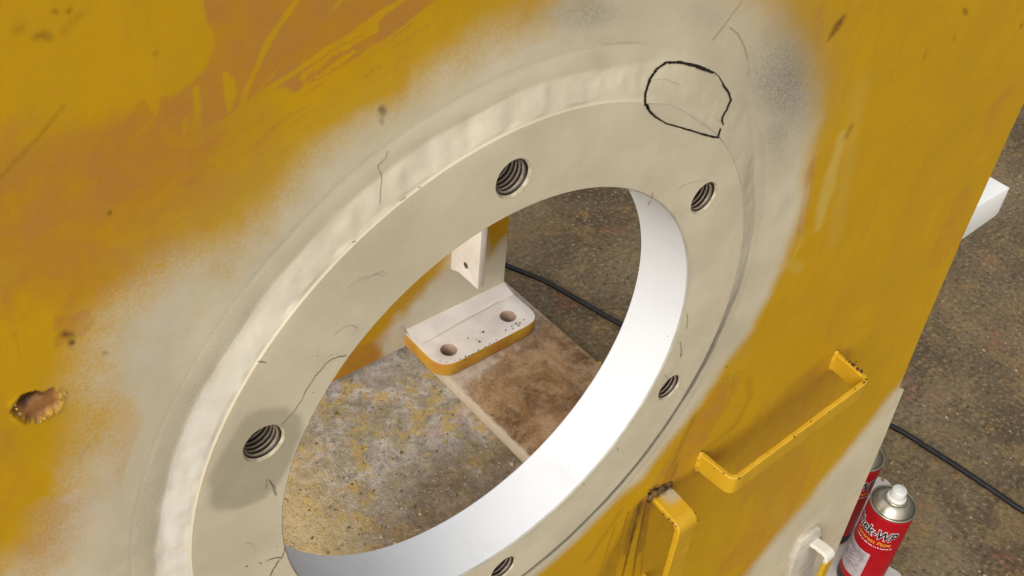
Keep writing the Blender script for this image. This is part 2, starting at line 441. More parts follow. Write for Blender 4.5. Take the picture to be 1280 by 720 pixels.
GREY = [  # soot-grey overspray (ellipse centre, radii in the picture's pixels, tilt, amount)
    (732, 16, 58, 26, .48), (984, 104, 50, 82, .82), (972, 165, 36, 46, .5), (975, 60, 26, 40, .4), (940, 110, 40, 60, .22), (885, 20, 30, 25, .22), (760, 52, 50, 10, .16),
    (745, 75, 20, 20, .2), (318, 590, 62, 52, .0), (880, 200, 30, 30, .12), (800, 225, 40, 20, .12), (930, 210, 26, 60, .14), (915, 430, 20, 30, .15)]
LIGHT = [([(1052, 170), (1040, 215), (1030, 250), (1022, 285)], [.004, .006, .007, .002], .006, .65), ([(1012, 228), (1000, 300), (985, 335)], .0015, .002, .4),
         ([(980, 332), (1000, 335)], .004, .005, .3), ([(1075, 110), (1060, 200), (1042, 300)], .006, .012, .22)]
DARKS = [  # rust and dirt (polyline, half width m, soft m, amount)
    ([(1053, 24), (1047, 32), (1041, 42)], [.002, .0034, .0016], .004, .85), ([(1042, 42), (1036, 50)], .001, .002, .5),
    ([(1205, 12), (1209, 17)], .0012, .002, .6), ([(1277, 30), (1276, 34)], .001, .002, .7), ([(1064, 158), (1058, 170)], .002, .004, .4),
    ([(1158, 65), (1155, 75)], .001, .003, .35), ([(1192, 45), (1194, 50)], .001, .002, .3),
    ([(47, 47), (56, 44), (62, 46)], .0010, .002, .5), ([(80, 36), (92, 22), (98, 18)], .0006, .003, .2), ([(20, 36), (28, 34)], .001, .003, .22), ([(86, 12), (87, 11)], .0008, .001, .5), ([(68, 12), (70, 13)], .0006, .001, .5),
    ([(0, 222), (30, 190), (58, 156), (77, 134)], .0005, .0012, .28),
    ([(475, 138), (478, 142)], .0012, .0022, .7), ([(476, 150), (478, 155)], .0006, .001, .5), ([(194, 67), (196, 66)], .0006, .001, .4), ([(137, 266), (138, 265)], .0006, .0008, .7),
    ([(80, 418), (88, 420)], .0011, .0018, .7), ([(88, 428), (90, 430)], .0009, .001, .8), ([(130, 441), (133, 442)], .0006, .001, .5),
    ([(800, 630), (792, 665), (783, 700), (776, 730)], [.0026, .0020, .0012, .0006], .0018, .9), ([(794, 636), (785, 668), (780, 690)], [.0016, .001, .0004], .0012, .6),
    ([(808, 628), (803, 655), (796, 690), (790, 730)], [.0022, .0014, .001, .0006], .0016, .82), ([(786, 640), (776, 672), (770, 705), (766, 730)], [.0012, .0014, .0006, .0005], .0016, .5), ([(812, 636), (806, 680), (800, 725)], .0006, .001, .55), ([(770, 655), (758, 690), (750, 720)], .0008, .002, .35),
    # staining round the loops
    ([(800, 640), (770, 690), (752, 740)], [.010, .009, .012], .012, .42), ([(800, 632), (790, 660), (782, 690)], [.007, .006, .003], .006, .6), ([(812, 622), (800, 690)], [.004, .002], .004, .5),
    ([(817, 612), (824, 617)], .004, .005, .9), ([(846, 580), (838, 600), (820, 618)], .002, .005, .4), ([(868, 520), (850, 560), (832, 600)], .002, .005, .3),
    ([(935, 475), (938, 495), (920, 530), (895, 552), (876, 564)], .0022, .006, .22), ([(905, 472), (930, 465)], .002, .004, .12), ([(820, 620), (870, 590), (880, 570)], .004, .010, .35),
    ([(1046, 438), (1020, 460), (985, 490)], [.003, .006, .006], .012, .18), ([(775, 640), (735, 700)], .0025, .005, .22)]

def ell(U, V, cx, cy, rx, ry):
    c = uv([(cx, cy)])[0]; a = uv([(cx+rx, cy)])[0]-c; b = uv([(cx, cy+ry)])[0]-c
    Mx = np.linalg.inv(np.array([a, b]).T); q = Mx @ np.array([(U-c[0]).ravel(), (V-c[1]).ravel()])
    return np.exp(-1.4*(q**2).sum(0)).reshape(U.shape)

def paint(U, V, ring=False):
    R = np.hypot(U, V); A = np.arctan2(V, U)
    wu = U + (fbm(U, V, 28, 4)-.5)*.010; wv = V + (fbm(U+3, V+7, 28, 4)-.5)*.010
    fu = U + (fbm(U, V, 90, 3)-.5)*.0022; fv = V + (fbm(U+3, V+7, 90, 3)-.5)*.0022
    mu = U + (fbm(U, V, 50, 3)-.5)*.005; mv = V + (fbm(U+3, V+7, 50, 3)-.5)*.005
    W = poly(wu, wv, H_P, H_W)
    W = np.maximum(W, .95*poly(wu, wv, W2_P, .022))
    # thin, patchy coat on the left
    thin = ell(U, V, 300, 320, 90, 60)*.3 + ell(U, V, 150, 600, 60, 120)*.12
    W = np.clip(W-thin*(fbm(U, V, 30, 4)-.2)*(R > .255), 0, 1)
    W = W - .22*sstep(.48, .72, fbm(U+6, V+1, 34, 5))*(U < .1)*(R > .262)
    W = np.clip(W, 0, 1)
    W = np.where(R < .245, 1, np.maximum(W, 1-sstep(.245, .262, R)*1.0))
    O = np.zeros(U.shape)
    dirn = np.array([.80, .60])                # brushing direction on the plate
    sa = (U*dirn[0]+V*dirn[1]); sc = (-U*dirn[1]+V*dirn[0])
    streak = fbm(sa*10, sc*260, 1.0, 3)-.5
    for P, wd, amt in ORANGE: O = np.maximum(O, amt*poly(mu, mv, uv(P), wd))
    O = np.where(U < .1, O*sstep(-.28, .02, streak+.55*(O-.5)), O)
    O = O*(.80+.20*sstep(-.28, .10, U+.4*(V-.2)))
    for P, wd, amt in YBLOBS: O = O*(1-amt*poly(mu, mv, uv(P), wd))
    for P, h, s_, amt in YSTROKES:
        O = O*(1-np.clip(amt*stroke(fu, fv, uv(P), h, s_)*(1+streak*2.2), 0, 1))
    if not ring:
        rs = random.Random(5)                  # fine brush hairs
        for _ in range(46):
            t = rs.random(); x = 170+t*360+rs.gauss(0, 12); y = 290-t*265+rs.gauss(0, 16); L = rs.uniform(18, 60)
            st = stroke(fu, fv, uv([(x, y), (x+L*.5, y-L*.33+rs.uniform(-1, 1)), (x+L, y-L*.64)]), [.0002, rs.uniform(.0003, .0008), .0002], .0006)
            if rs.random() < .55: O = O*(1-.75*st)
            else: O = np.maximum(O, .6*st)
        for _ in range(30):
            x = rs.uniform(-5, 240); y = rs.uniform(150, 460); L = rs.uniform(15, 50); a = rs.choice((1.5, 1.6, 1.4, .7, .1))
            st = stroke(fu, fv, uv([(x, y), (x+L*math.cos(a), y-L*math.sin(a))]), [.0003, rs.uniform(.0006, .0016)], .0009)
            if rs.random() < .5: O = O*(1-.7*st)
            else: O = np.maximum(O, .5*st*(x < 170-.3*(y-250)))
    big = fbm(U+2, V+5, 7, 4)
    O = np.clip(np.maximum(O, sstep(.52, .68, big)*.45*sstep(.12, .25, U)), 0, 1)
    O = np.clip(np.maximum(O, sstep(.40, .66, fbm(U+9, V, 12, 4))*.6*(1-sstep(-.20, -.10, U))), 0, 1)
    G = np.zeros(U.shape)
    for cx, cy, rx, ry, amt in GREY:
        if amt: G = np.maximum(G, amt*ell(wu, wv, cx, cy, rx, ry))
    # greyer thin band just outside the fillet on the left
    band = sstep(.232, .237, R)*(1-sstep(.249, .254, R))*sstep(1.9, 2.7, A)*(1-.5*sstep(2.95, 3.14, A))
    G = np.maximum(G, .36*band*(.6+.8*(fbm(U, V, 60, 3)-.3)))
    low = sstep(.2212, .2222, R)*(1-sstep(.2320, .2420, R))*(1-sstep(-.45, .15, A))*sstep(-1.9, -1.3, A)  # shading of the fillet's lower right side, painted into the grey
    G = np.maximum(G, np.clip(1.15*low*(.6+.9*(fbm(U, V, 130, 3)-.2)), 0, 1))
    edge = (1-sstep(.0, .004, np.abs(R-.2515)))*sstep(1.0, 1.5, A)
    G = np.maximum(G, .16*edge*sstep(.35, .7, fbm(A*6, R*0, 1, 2)))
    # oily patch round the lower left bolt hole
    oil = poly(mu, mv, uv([(292, 543), (305, 524), (328, 511), (355, 508), (374, 517), (377, 540), (366, 572), (352, 600), (330, 624), (300, 637), (272, 639), (259, 628), (262, 598), (277, 566)], 0.0), .0026)
    G = np.maximum(G, .10*sstep(.55, .7, fbm(U+1, V+4, 22, 4))*(W > .6))
    D = np.zeros(U.shape)
    for P, h, s_, amt in DARKS:
        D = np.maximum(D, amt*stroke(fu, fv, uv(P), h, s_))
    D = D*(.75+.6*(fbm(U, V, 240, 3)-.25))
    L = np.zeros(U.shape)
    for P, h, s_, amt in LIGHT: L = np.maximum(L, amt*stroke(mu, mv, uv(P), h, s_))
    L = np.maximum(L, .22*poly(wu, wv, uv([(150, 330), (330, 200), (520, 80), (600, 20), (640, 20), (560, 100), (400, 230), (250, 330)]), .02))
    pju = U+(fbm(U, V, 330, 3)-.5)*.0052; pjv = V+(fbm(U+5, V+2, 330, 3)-.5)*.0052
    Pt = poly(pju, pjv, pits, .0007)
    D = np.maximum(D, .97*poly(pju, pjv, pit_dark, .0009))
    pd, _ = seg_dist(pju, pjv, pits, None, True)
    D = np.maximum(D, .45*np.exp(-(pd/.0011)**2)*sstep(.35, .6, fbm(U+1, V+8, 190, 3)))
    D = np.clip(D, 0, 1)
    cl = sstep(.262, .30, R)*(1-sstep(.33, .42, R))*sstep(1.9, 2.5, A)*(.35+.9*(fbm(U, V, 18, 4)-.25))
    Fr = .55*cl + (1-sstep(.0, .3, A)*(1-sstep(1.1, 1.6, A)))*(.28+.72*sstep(2.1, 2.75, A))*sstep(.2212, .2222, R)*(1-sstep(.236, .2405, R))*(.85+.5*(fbm(A*20, R*300, 1, 3)-.5))  # whiter on the left halo clouds and along the fillet, most at left
    return np.stack([W, O, G, np.clip(Fr, 0, 1)], -1).reshape(-1, 4), np.stack([D, Pt, L, oil*(.70+.3*(fbm(U, V, 40, 3)-.5))], -1).reshape(-1, 4)

def paint_obj(o, U, V, ring=False):
    a, b = paint(U, V, ring); set_attr(o, 'paint_a', a); set_attr(o, 'paint_b', b)

# ---- the big plate: fine sheet so the coats keep their outlines
edge_px = [(1330, 20), (1280, 130), (1240, 216), (1199, 306), (1197, 312), (1160, 397), (1124, 484), (1130, 487), (1108, 540), (1085, 594), (1045, 690), (1030, 725), (1000, 790)]
EP = uv(edge_px); EP = EP[np.argsort(EP[:, 1])]
def right_edge(v): return np.interp(v, EP[:, 1], EP[:, 0], left=EP[0, 0], right=EP[-1, 0])
XL, ZT, ZB = -.38, .375, -.83
us = [XL]
while us[-1] < .72: us.append(us[-1] + (.0011 + max(0, us[-1]+.2)*.0019))
us = np.array(us); us = (us-us[0])/(us[-1]-us[0])     # 0..1 across, rows end on the right edge
vs = np.concatenate([np.linspace(ZB, -.35, 200), np.linspace(-.35, ZT, 640)[1:]])
vs = np.sort(np.concatenate([vs, EP[:, 1][(EP[:, 1] > ZB) & (EP[:, 1] < ZT)]]))
re = right_edge(vs)
U = XL + us[None, :]*(re[:, None]-XL); V = np.repeat(vs[:, None], len(us), 1)
Y = np.full(U.shape, PLY) + (fbm(U, V, 6, 3)-.5)*.0016
pju = U+(fbm(U, V, 330, 3)-.5)*.0052; pjv = V+(fbm(U+5, V+2, 330, 3)-.5)*.0052
pit_in = poly(pju, pjv, pits, .0007)
Y += pit_in*.0026 + poly(U, V, pit_dark, .001)*.0022 + pit_in*(fbm(U, V, 300, 3)-.5)*.0014
rimd, _ = seg_dist(U, V, pits, None, True)
Y -= np.exp(-(rimd/.0016)**2)*.0011*(fbm(U, V, 300, 2))*(1-pit_in)
nr, nc = U.shape
idx = np.arange(nr*nc).reshape(nr, nc)
quads = np.stack([idx[:-1, :-1], idx[:-1, 1:], idx[1:, 1:], idx[1:, :-1]], -1).reshape(-1, 4)
Rv = np.hypot(U, V).ravel()
quads = quads[(Rv[quads].max(1) > .2465)]
used = np.unique(quads); remap = np.full(nr*nc, -1); remap[used] = np.arange(len(used))
Uf, Vf, Yf = U.ravel()[used], V.ravel()[used], Y.ravel()[used]
verts = np.stack([Uf, Yf, Vf+ZC], -1)
def fast_mesh(name, verts, quads, mat):
    me = bpy.data.meshes.new(name)
    me.vertices.add(len(verts)); me.vertices.foreach_set('co', np.asarray(verts, np.float32).ravel())
    n = quads.shape[1]
    me.loops.add(quads.size); me.loops.foreach_set('vertex_index', quads.ravel().astype(np.int32))
    me.polygons.add(len(quads)); me.polygons.foreach_set('loop_start', np.arange(0, quads.size, n, dtype=np.int32))
    me.update(calc_edges=True); me.validate()
    me.polygons.foreach_set('use_smooth', [True]*len(me.polygons))
    me.materials.append(mat)
    return link(bpy.data.objects.new(name, me))
plate = fast_mesh('side_plate', verts, remap[quads], M_PAINT)
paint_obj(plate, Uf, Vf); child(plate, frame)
# body of the plate behind the painted sheet (back face, edges)
outl = [(XL, ZB)] + [(float(a)-.0004, float(b)) for a, b in EP if ZB < b < ZT] + [(float(right_edge(ZT)), ZT), (XL, ZT)]
outl[1:1] = [(float(right_edge(ZB))-.0004, ZB)]
slab('plate_back', outl, [circ(0, 0, .2, 96)], PLY+.0085, PLY+.020, lambda a, b, c: (a, c, b+ZC), M_YEL, frame)

# ---- weld bead
na, nrr = 1800, 44
rr = np.concatenate([np.linspace(.2206, .2245, 10), np.linspace(.2245, .2385, 20)[1:], np.linspace(.2385, .2640, 16)[1:]])
aa = np.linspace(-math.pi, math.pi, na, endpoint=False)
Rg, Ag = np.meshgrid(rr, aa, indexing='ij')
U = Rg*np.cos(Ag); V = Rg*np.sin(Ag); Y = surf(U, V)
nrr = len(rr); idx = np.arange(nrr*na).reshape(nrr, na); nx = np.roll(idx, -1, 1)
q = np.stack([idx[:-1], idx[1:], nx[1:], nx[:-1]], -1).reshape(-1, 4)
bead = fast_mesh('weld_bead', np.stack([U.ravel(), Y.ravel(), V.ravel()+ZC], -1), q, M_PAINT)
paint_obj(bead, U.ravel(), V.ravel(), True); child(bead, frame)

# ---- ring flange: face with bolt holes, rounded rim
P, T = cdt_plate(circ(0, 0, .2207, 720), [circ(0, 0, RI+.0012, 480)] + [circ(b[0], b[1], HR+.0012, 56) for b in bolts], .0022)
Yp = surf(P[:, 0], P[:, 1]) + (fbm(P[:, 0], P[:, 1], 30, 3)-.5)*.0004
ring = fast_mesh('ring_flange', np.stack([P[:, 0], Yp, P[:, 1]+ZC], -1), T[:, ::-1], M_PAINT)
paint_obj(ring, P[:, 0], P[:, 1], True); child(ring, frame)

# ---- bore of the ring (white) with its chamfer and the back of the ring
V_, F_ = lathe([(RI+.0013, .0001), (RI+.0004, .0007), (RI, .0016)], 480, 'y', (0, 0, ZC))
o = mesh_obj('chamfer', V_, F_, simple_paint('chamfer_grey', (0.42, 0.39, 0.32), (0.33, 0.30, 0.24), 60, .6), None, True); child(o, ring)
V_, F_ = lathe([(RI, .0016), (RI, .012), (RI, .03), (RI, .0475), (RI+.001, .0485), (.2, .0485), (.2, .026)], 480, 'y', (0, 0, ZC))
o = mesh_obj('bore', V_, F_, M_BORE, None, False); child(o, ring); auto_smooth(o, 30)

# ---- threaded bolt holes
def thread_mesh():
    n = 64; pitch = .0030; prof = []
    V = []; Fc = []
    ys = [(-1, HR+.0013, -.0001), (-1, HR+.0002, .0014)]
    rows = [('c', HR+.0014, -.0002), ('c', HR+.0002, .0013)]
    k = 0; y = .0014
    while y < .040:
        rows += [('h', HR-.0014, y+.0006), ('h', HR-.0014, y+.0011), ('h', HR+.0002, y+.0020), ('h', HR+.0002, y+.0025)]
        y += pitch
    rows += [('c', HR-.0014, .046), ('c', .0005, .048)]
    for kind, r, yy in rows:
        for j in range(n):
            a = 2*math.pi*j/n; off = pitch*(j/n) if kind == 'h' else 0
            V.append((r*math.cos(a), yy+off, r*math.sin(a)))
    for i in range(len(rows)-1):
        for j in range(n):
            j2 = (j+1) % n
            if j2 == 0 and rows[i][0] == 'h' and rows[i+1][0] == 'h':
                # last column joins one pitch further on
                a0, a1 = i*n+j, (i+1)*n+j; b0, b1 = (i+4)*n, (i+5)*n
                if (i+5) < len(rows) and rows[i+5][0] == 'h': Fc.append((a0, b0, b1, a1))
                continue
            Fc.append((i*n+j, i*n+j2, (i+1)*n+j2, (i+1)*n+j))
    return V, Fc
TV, TF = thread_mesh()
th_me = None
M_LIP = M_THREAD
for k, b in enumerate(bolts):
    if th_me is None:
        o = mesh_obj('threaded_hole', TV, TF, M_THREAD, None, False); auto_smooth(o, 30); th_me = o.data
        th_me.materials.append(simple_paint('hole_lip', (0.52, 0.46, 0.33), (0.36, 0.29, 0.18), 200, .6))
        lip = [1 if max(v for v in p.vertices) < 128 else 0 for p in th_me.polygons]
        th_me.polygons.foreach_set('material_index', lip)
    else:
        o = link(bpy.data.objects.new('threaded_hole', th_me))
    child(o, ring); o.location = (b[0], 0, b[1]+ZC); o.rotation_euler = (0, 3.93+.2*math.sin(k*2.1), 0)

# ---- drawn lines, cracks, scratches: thin strips that follow the surface
def hit(px, py):
    y = 0.0
    for _ in range(8):
        Pp = on_y(px, py, y); y = float(surf(Pp[0], Pp[2]-ZC))
        if math.hypot(Pp[0], Pp[2]-ZC) > .262: y = PLY
    return on_y(px, py, y)
def strip_into(V, Fc, pts, width, jit=.35, lift=.00035, step=2.0, at=hit, nrm=(0, -1, 0), thin=.68):
    """pts: (x,y[,w]) in photo pixels, width in photo pixels"""
    D = []
    for a, b in zip(pts[:-1], pts[1:]):
        L = math.hypot(b[0]-a[0], b[1]-a[1]); n = max(1, int(L/step))
        wa = a[2] if len(a) > 2 else width; wb = b[2] if len(b) > 2 else width
        for k in range(n):
            t = k/n; D.append((a[0]+(b[0]-a[0])*t+random.uniform(-jit, jit), a[1]+(b[1]-a[1])*t+random.uniform(-jit, jit), wa+(wb-wa)*t))
    e = pts[-1]; D.append((e[0], e[1], e[2] if len(e) > 2 else width))
    s = len(V); nr_ = Vector(nrm)
    for i, (x, y, wd) in enumerate(D):
        x0, y0, _ = D[max(0, i-1)]; x1, y1, _ = D[min(len(D)-1, i+1)]
        tx, ty = x1-x0, y1-y0; L = math.hypot(tx, ty) or 1
        nx_, ny_ = -ty/L, tx/L; h = max(.25, wd*thin*random.uniform(.7, 1.15))/2
        for sg in (-1, 1):
            p = at(x+nx_*h*sg, y+ny_*h*sg); V.append((p[0]+nr_.x*lift, p[1]+nr_.y*lift, p[2]+nr_.z*lift))
        if i: Fc.append((s+2*i-2, s+2*i-1, s+2*i+1, s+2*i))
def strips(name, lists, mat, parent, **kw):
    o = None
    for pts, wd in lists:
        V = []; Fc = []; strip_into(V, Fc, pts, wd, **kw); o = child(mesh_obj(name, V, Fc, mat), parent)
    return o
MK = ([
    ([(806, 132, 3.2), (806, 116, 3.6), (812, 98, 3.6), (820, 86, 3), (832, 77.5, 3.4), (850, 77.5, 3.6), (866, 81, 4.4), (880, 86, 4.6), (891, 90.5, 4)], 3),
    ([(891, 89, 1.4), (898, 95, 1.2), (903, 104, 1.8), (904, 107, 3.2), (910, 115, 3), (913, 124, 2.6), (908, 136, 2.0), (902, 147, 2.2), (902, 152, 2), (903.5, 156, 1.2)], 2),
    ([(900, 160, 1.8), (898, 168, 2.6), (897, 171.5, 3.2), (890, 170.5, 3), (880, 168, 2.6), (870, 165, 2.4), (850, 159, 2.2), (832, 154, 2.2), (818, 145, 2.6), (810, 137, 3.4), (808, 130, 3.4)], 2.4),
    ([(806, 130, 3), (810, 136, 2.6)], 3)])
Vm = []; Fm = []
for pts, wd in MK: strip_into(Vm, Fm, pts, wd, jit=.3, lift=.0005, thin=1)
mark = child(mesh_obj('marker_outline', Vm, Fm, M_MARK), frame)
tag(mark, 'black marker loop drawn round a cracked patch')
strips('crack', [
    ([(432, 444, 1.2), (415, 448, 1.3), (408, 453, 1.4), (394, 470, 1.2), (381, 489, 1.4), (377, 500, 1), (366, 515, 1.1), (352, 531, .6)], 1),
    ([(816, 240, .9), (813, 250, 1.2), (809, 256, 1.6)], 1.2),
    ([(348, 700, 2.2), (341, 712, 1.8), (336, 724, 1.6)], 1.6), ([(352, 697, 2.2), (344, 697, 1.6), (332, 701, 1)], 1.4), ([(355, 675, 1), (355, 690, 1.3), (352, 697, 1.6)], 1.2),
    ([(333, 600, 1.1), (332, 611, 1.1)], 1), ([(334, 598, 1), (342, 608, 2.0), (345, 620, 1.6)], 1.6), ([(338, 600, .8), (343, 618, 1.0)], 1),
    ([(484, 189, 1), (482, 196, .8), (472, 207, 1), (477, 222, 1.1), (475, 242, .9), (474, 256, .7)], .9),
    ([(506, 246, 1.4), (500, 251, 1)], 1.2), ([(522, 234.5, 1.8), (525, 233, 1.5)], 1.5), ([(440, 303, 1.8), (444, 301, 1.8)], 1.8), ([(322, 451, 1.4), (328, 452, 2.2), (332, 453, 1)], 1.5),
    ([(850, 427, .9), (852, 440, 1.2), (851, 446, 2)], 1), ([(829, 469, .8), (836, 473, 1)], .9), ([(858, 392, .9), (860, 402, .8), (857, 411, .6)], .8),
    ([(770, 236.5, 1.6), (782, 237, 1.8), (789, 239, 1.2)], 1.6), ([(771, 560, 1), (772, 563, 1.6)], 1.4), ([(729, 604, 1.8), (730, 606, 1.8)], 1.8)],
    M_CRACK, ring, jit=.75)
strips('dotted_crack', [([(x, y, s), (x+s*.8, y+random.uniform(-.6, .6), s*.7)], s) for x, y, s in
       [(389, 445, 1.4), (395, 444.5, 1.8), (403, 444, .9), (406, 443.5, .9), (410, 445, 1), (413, 443, 2.2), (421, 442.5, 1.2), (425, 444.5, 1), (430, 442.5, 1.1), (307, 707.5, 3.2), (324, 703.5, 2.8), (345, 683, 1.6), (352, 633, 1.4), (390, 490, 1.8), (834, 420, 1.4), (847, 428, 1), (351, 666, 1)]], M_CRACK, ring, jit=.3)
faint = [([(845, 238, 1), (855, 231, .8), (868, 227, .9), (884, 224, .8)], 1), ([(846, 262, .7), (836, 275, .9)], .8), ([(812, 100, .8), (830, 98, 1), (842, 103, 1.2), (850, 106, .8)], 1), ([(810, 129, .8), (835, 130, 1), (850, 136, 1.2), (868, 148, 1.4), (885, 160, 1.3), (896, 168, 1.2), (905, 178, 1)], 1.1),
         ([(893, 145, .8), (900, 152, .8)], .8), ([(434, 360, .7), (450, 348, .9), (470, 342, 1), (480, 345, .8)], .8), ([(415, 420, .8), (428, 409, 1), (440, 406, .8), (446, 410, .7)], .8), ([(440, 405, .7), (446, 412, .8), (438, 420, .6)], .7), ([(455, 350, .6), (478, 338, .7), (488, 345, .6)], .6),
         ([(300, 684, .8), (310, 678, .9), (318, 682, .8), (318, 692, .7)], .8), ([(97, 577, .7), (104, 563, .9), (112, 554, .6)], 1),
         ([(800, 52, 1.4), (760, 54, 1.8), (735, 52, 1.6), (718, 56, 1)], 1.5), ([(832, 49, .8), (880, 48, .9)], .8)]
strips('hairline', faint, M_CRACK2, frame, jit=.4)
strips('scratch', [([(928, 0, .8), (912, 22, 1), (891, 50, 1.2)], 1), ([(912, 34, 1.8), (922, 42, 1.6), (930, 58, 1.6), (935, 76, 1)], 1.4), ([(936, 82, .7), (935, 100, .6)], .7),
       ], M_SCRY, plate, jit=.35)
strips('paint_dab', [([(905, 478, 2.2), (908, 456, 3), (913, 480, 2.2)], 1.8), ([(899, 482, 1.6), (903, 468, 2.4)], 1.6), ([(913, 480, 1.6), (915, 460, 2.4), (923, 482, 1.6)], 1.6)], flat('dab_yellow', (0.62, 0.37, 0.014), .5), plate, jit=.35)
def flecks(name, spots, mat, parent, at=hit, lift=.0005, nrm=(0, -1, 0), joined=False):
    V = []; Fc = []; o = None
    for (x, y, s) in spots:
        if not joined: V = []; Fc = []
        n = random.randint(5, 8); b = len(V)
        for k in range(n):
            a = 2*math.pi*k/n; r = s*random.uniform(.5, 1.15)
            p = at(x+r*math.cos(a), y+r*.8*math.sin(a)); V.append((p[0]+nrm[0]*lift, p[1]+nrm[1]*lift, p[2]+nrm[2]*lift))
        Fc.append(tuple(range(b, b+n)))
        if not joined: o = child(mesh_obj(name, V, Fc, mat), parent)
    return child(mesh_obj(name, V, Fc, mat), parent) if joined else o
sp = []
for k in range(260):
    t = random.random(); x = 812+t*22+random.gauss(0, 3); y = 622-t*13+random.gauss(0, 3)
    sp.append((x, y, random.uniform(.5, 2.0)))
tag(flecks('soot_fleck', sp, M_SOOT, plate, joined=True), kind='stuff')
flk = [(18, 505, 2.2), (24, 516, 2), (77, 498, 3), (80, 490, 2.2), (70, 514, 2), (60, 519, 2.6), (48, 526, 2.4), (20, 510, 1.6), (55, 521, 1.8)]
fm = simple_paint('paint_flake', (0.45, 0.28, 0.05), (0.50, 0.38, 0.16), 120, .6)
for x, y, s in flk:          # curled flakes round the pit
    V = []; Fc = []; n = 6; b = 0
    for k in range(n):
        a = 2*math.pi*k/n; p = on_y(x+s*1.3*math.cos(a)*random.uniform(.7, 1.2), y+s*math.sin(a)*random.uniform(.6, 1), PLY)
        V.append((p[0], p[1]-random.uniform(.0003, .0012), p[2]))
    Fc.append(tuple(range(b, b+n)))
    child(mesh_obj('paint_flake', V, Fc, fm), plate)

def loop_paint(a0):
    """yellow, grey-white dusting in the middle of the top arm, scorched against the plate"""
    k = NT('scorched_yellow'); n1 = k.noise(70, 6, .7); n2 = k.noise(30, 4); sx = k.n('ShaderNodeSeparateXYZ'); g = k.n('ShaderNodeNewGeometry'); k.l(g.outputs['Position'], sx.inputs[0])
    y = k.math('ADD', sx.outputs[1], k.math('MULTIPLY', k.math('SUBTRACT', n1, .5), .016)); top = k.ramp(sx.outputs[2], a0[2]-.004, a0[2]+.001)
    c = k.mix(k.ramp(n2, .3, .7), (0.47, 0.265, 0.011), (0.54, 0.31, 0.014))
    gx = k.math('ADD', sx.outputs[0], k.math('MULTIPLY', k.math('SUBTRACT', n2, .5), .02))
    d = k.math('MULTIPLY', k.math('MULTIPLY', k.ramp(y, PLY-.024, PLY-.012), k.ramp(gx, a0[0]+.006, a0[0]+.014)), top)
    c = k.mix(k.math('MULTIPLY', d, .8), c, (0.42, 0.37, 0.27))
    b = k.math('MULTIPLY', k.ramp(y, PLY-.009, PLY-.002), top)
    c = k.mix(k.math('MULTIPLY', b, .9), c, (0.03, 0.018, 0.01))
    c = k.mix(k.ramp(k.noise(90, 6, .65), .69, .73), c, (0.16, 0.07, 0.015))
    k.bump(n1, .35, .0008); return k.fin(c, .45, 0, .35)
def dusted(z0):
    k = NT('dusted_yellow'); n1 = k.noise(60, 5, .65); sx = k.n('ShaderNodeSeparateXYZ'); g = k.n('ShaderNodeNewGeometry'); k.l(g.outputs['Position'], sx.inputs[0])
    f = k.ramp(k.math('ADD', sx.outputs[2], k.math('MULTIPLY', k.math('SUBTRACT', n1, .5), .02)), z0-.004, z0+.006)
    return k.fin(k.mix(f, k.mix(n1, (0.46, 0.26, 0.012), (0.54, 0.31, 0.014)), k.mix(n1, (0.60, 0.55, 0.44), (0.70, 0.66, 0.58))), .55, 0, .4)
# ---- flat-bar loops welded on the plate
def strap(name, path, wvec, thick, rad, mat, parent, n=7):
    """flat bar bent along a path; wvec = the vector across the bar"""
    pts = [Vector(p) for p in path]; D = [pts[0]]
    for i in range(1, len(pts)-1):
        p, a, b = pts[i], pts[i-1], pts[i+1]; da = (a-p).normalized(); db = (b-p).normalized()
        for k in range(n+1):
            t = k/n; D.append((1-t)**2*(p+da*rad)+2*t*(1-t)*p+t*t*(p+db*rad))
    D.append(pts[-1])
    E = [D[0]]                                    # even steps so the bar can be uneven
    for a, b in zip(D[:-1], D[1:]):
        m_ = max(1, int((b-a).length/.004))
        for k in range(1, m_+1): E.append(a+(b-a)*k/m_)
    wv = Vector(wvec); wl = wv.length; wn = wv.normalized()
    bv = min(.0012, thick*.3); V = []; Fc = []
    for i, p in enumerate(E):
        t = (E[min(i+1, len(E)-1)]-E[max(i-1, 0)]).normalized(); nn = t.cross(wn).normalized()
        for (a, c) in ((0, bv), (0, thick-bv), (bv, thick), (wl-bv, thick), (wl, thick-bv), (wl, bv), (wl-bv, 0), (bv, 0)):
            ja, jc = random.uniform(-.00025, .00025), random.uniform(-.00025, .00025)
            V.append(p+wn*(a+ja)+nn*(c-thick/2+jc))
    for i in range(len(E)-1):
        for k in range(8):
            k2 = (k+1) % 8; Fc.append((i*8+k, i*8+k2, (i+1)*8+k2, (i+1)*8+k))
    Fc.append(tuple(range(8))); Fc.append(tuple((len(E)-1)*8+k for k in range(8)))
    bm = bmesh.new(); vs_ = [bm.verts.new(v) for v in V]
    for f in Fc: bm.faces.new([vs_[i] for i in f])
    o = bm_obj(name, bm, mat); auto_smooth(o, 28); return child(o, parent)
# horizontal loop
pL = on_y(877, 566, PLY); pR = on_y(1046, 440, PLY)
oL = on_z(917, 598, pL[2]); oR = on_z(1085, 473, pR[2])
print('loop', pL, pR, oL, oR)
yo = (oL[1]+oR[1])/2
lp1 = strap('flat_bar_loop', [(pL[0], PLY+.002, pL[2]), (oL[0], oL[1], oL[2]), (oR[0], oR[1], oR[2]), (pR[0], PLY+.002, pR[2])], (0, 0, -.022), .0055, .007, M_YEL, frame)
tag(lp1, 'long horizontal yellow flat-bar loop')
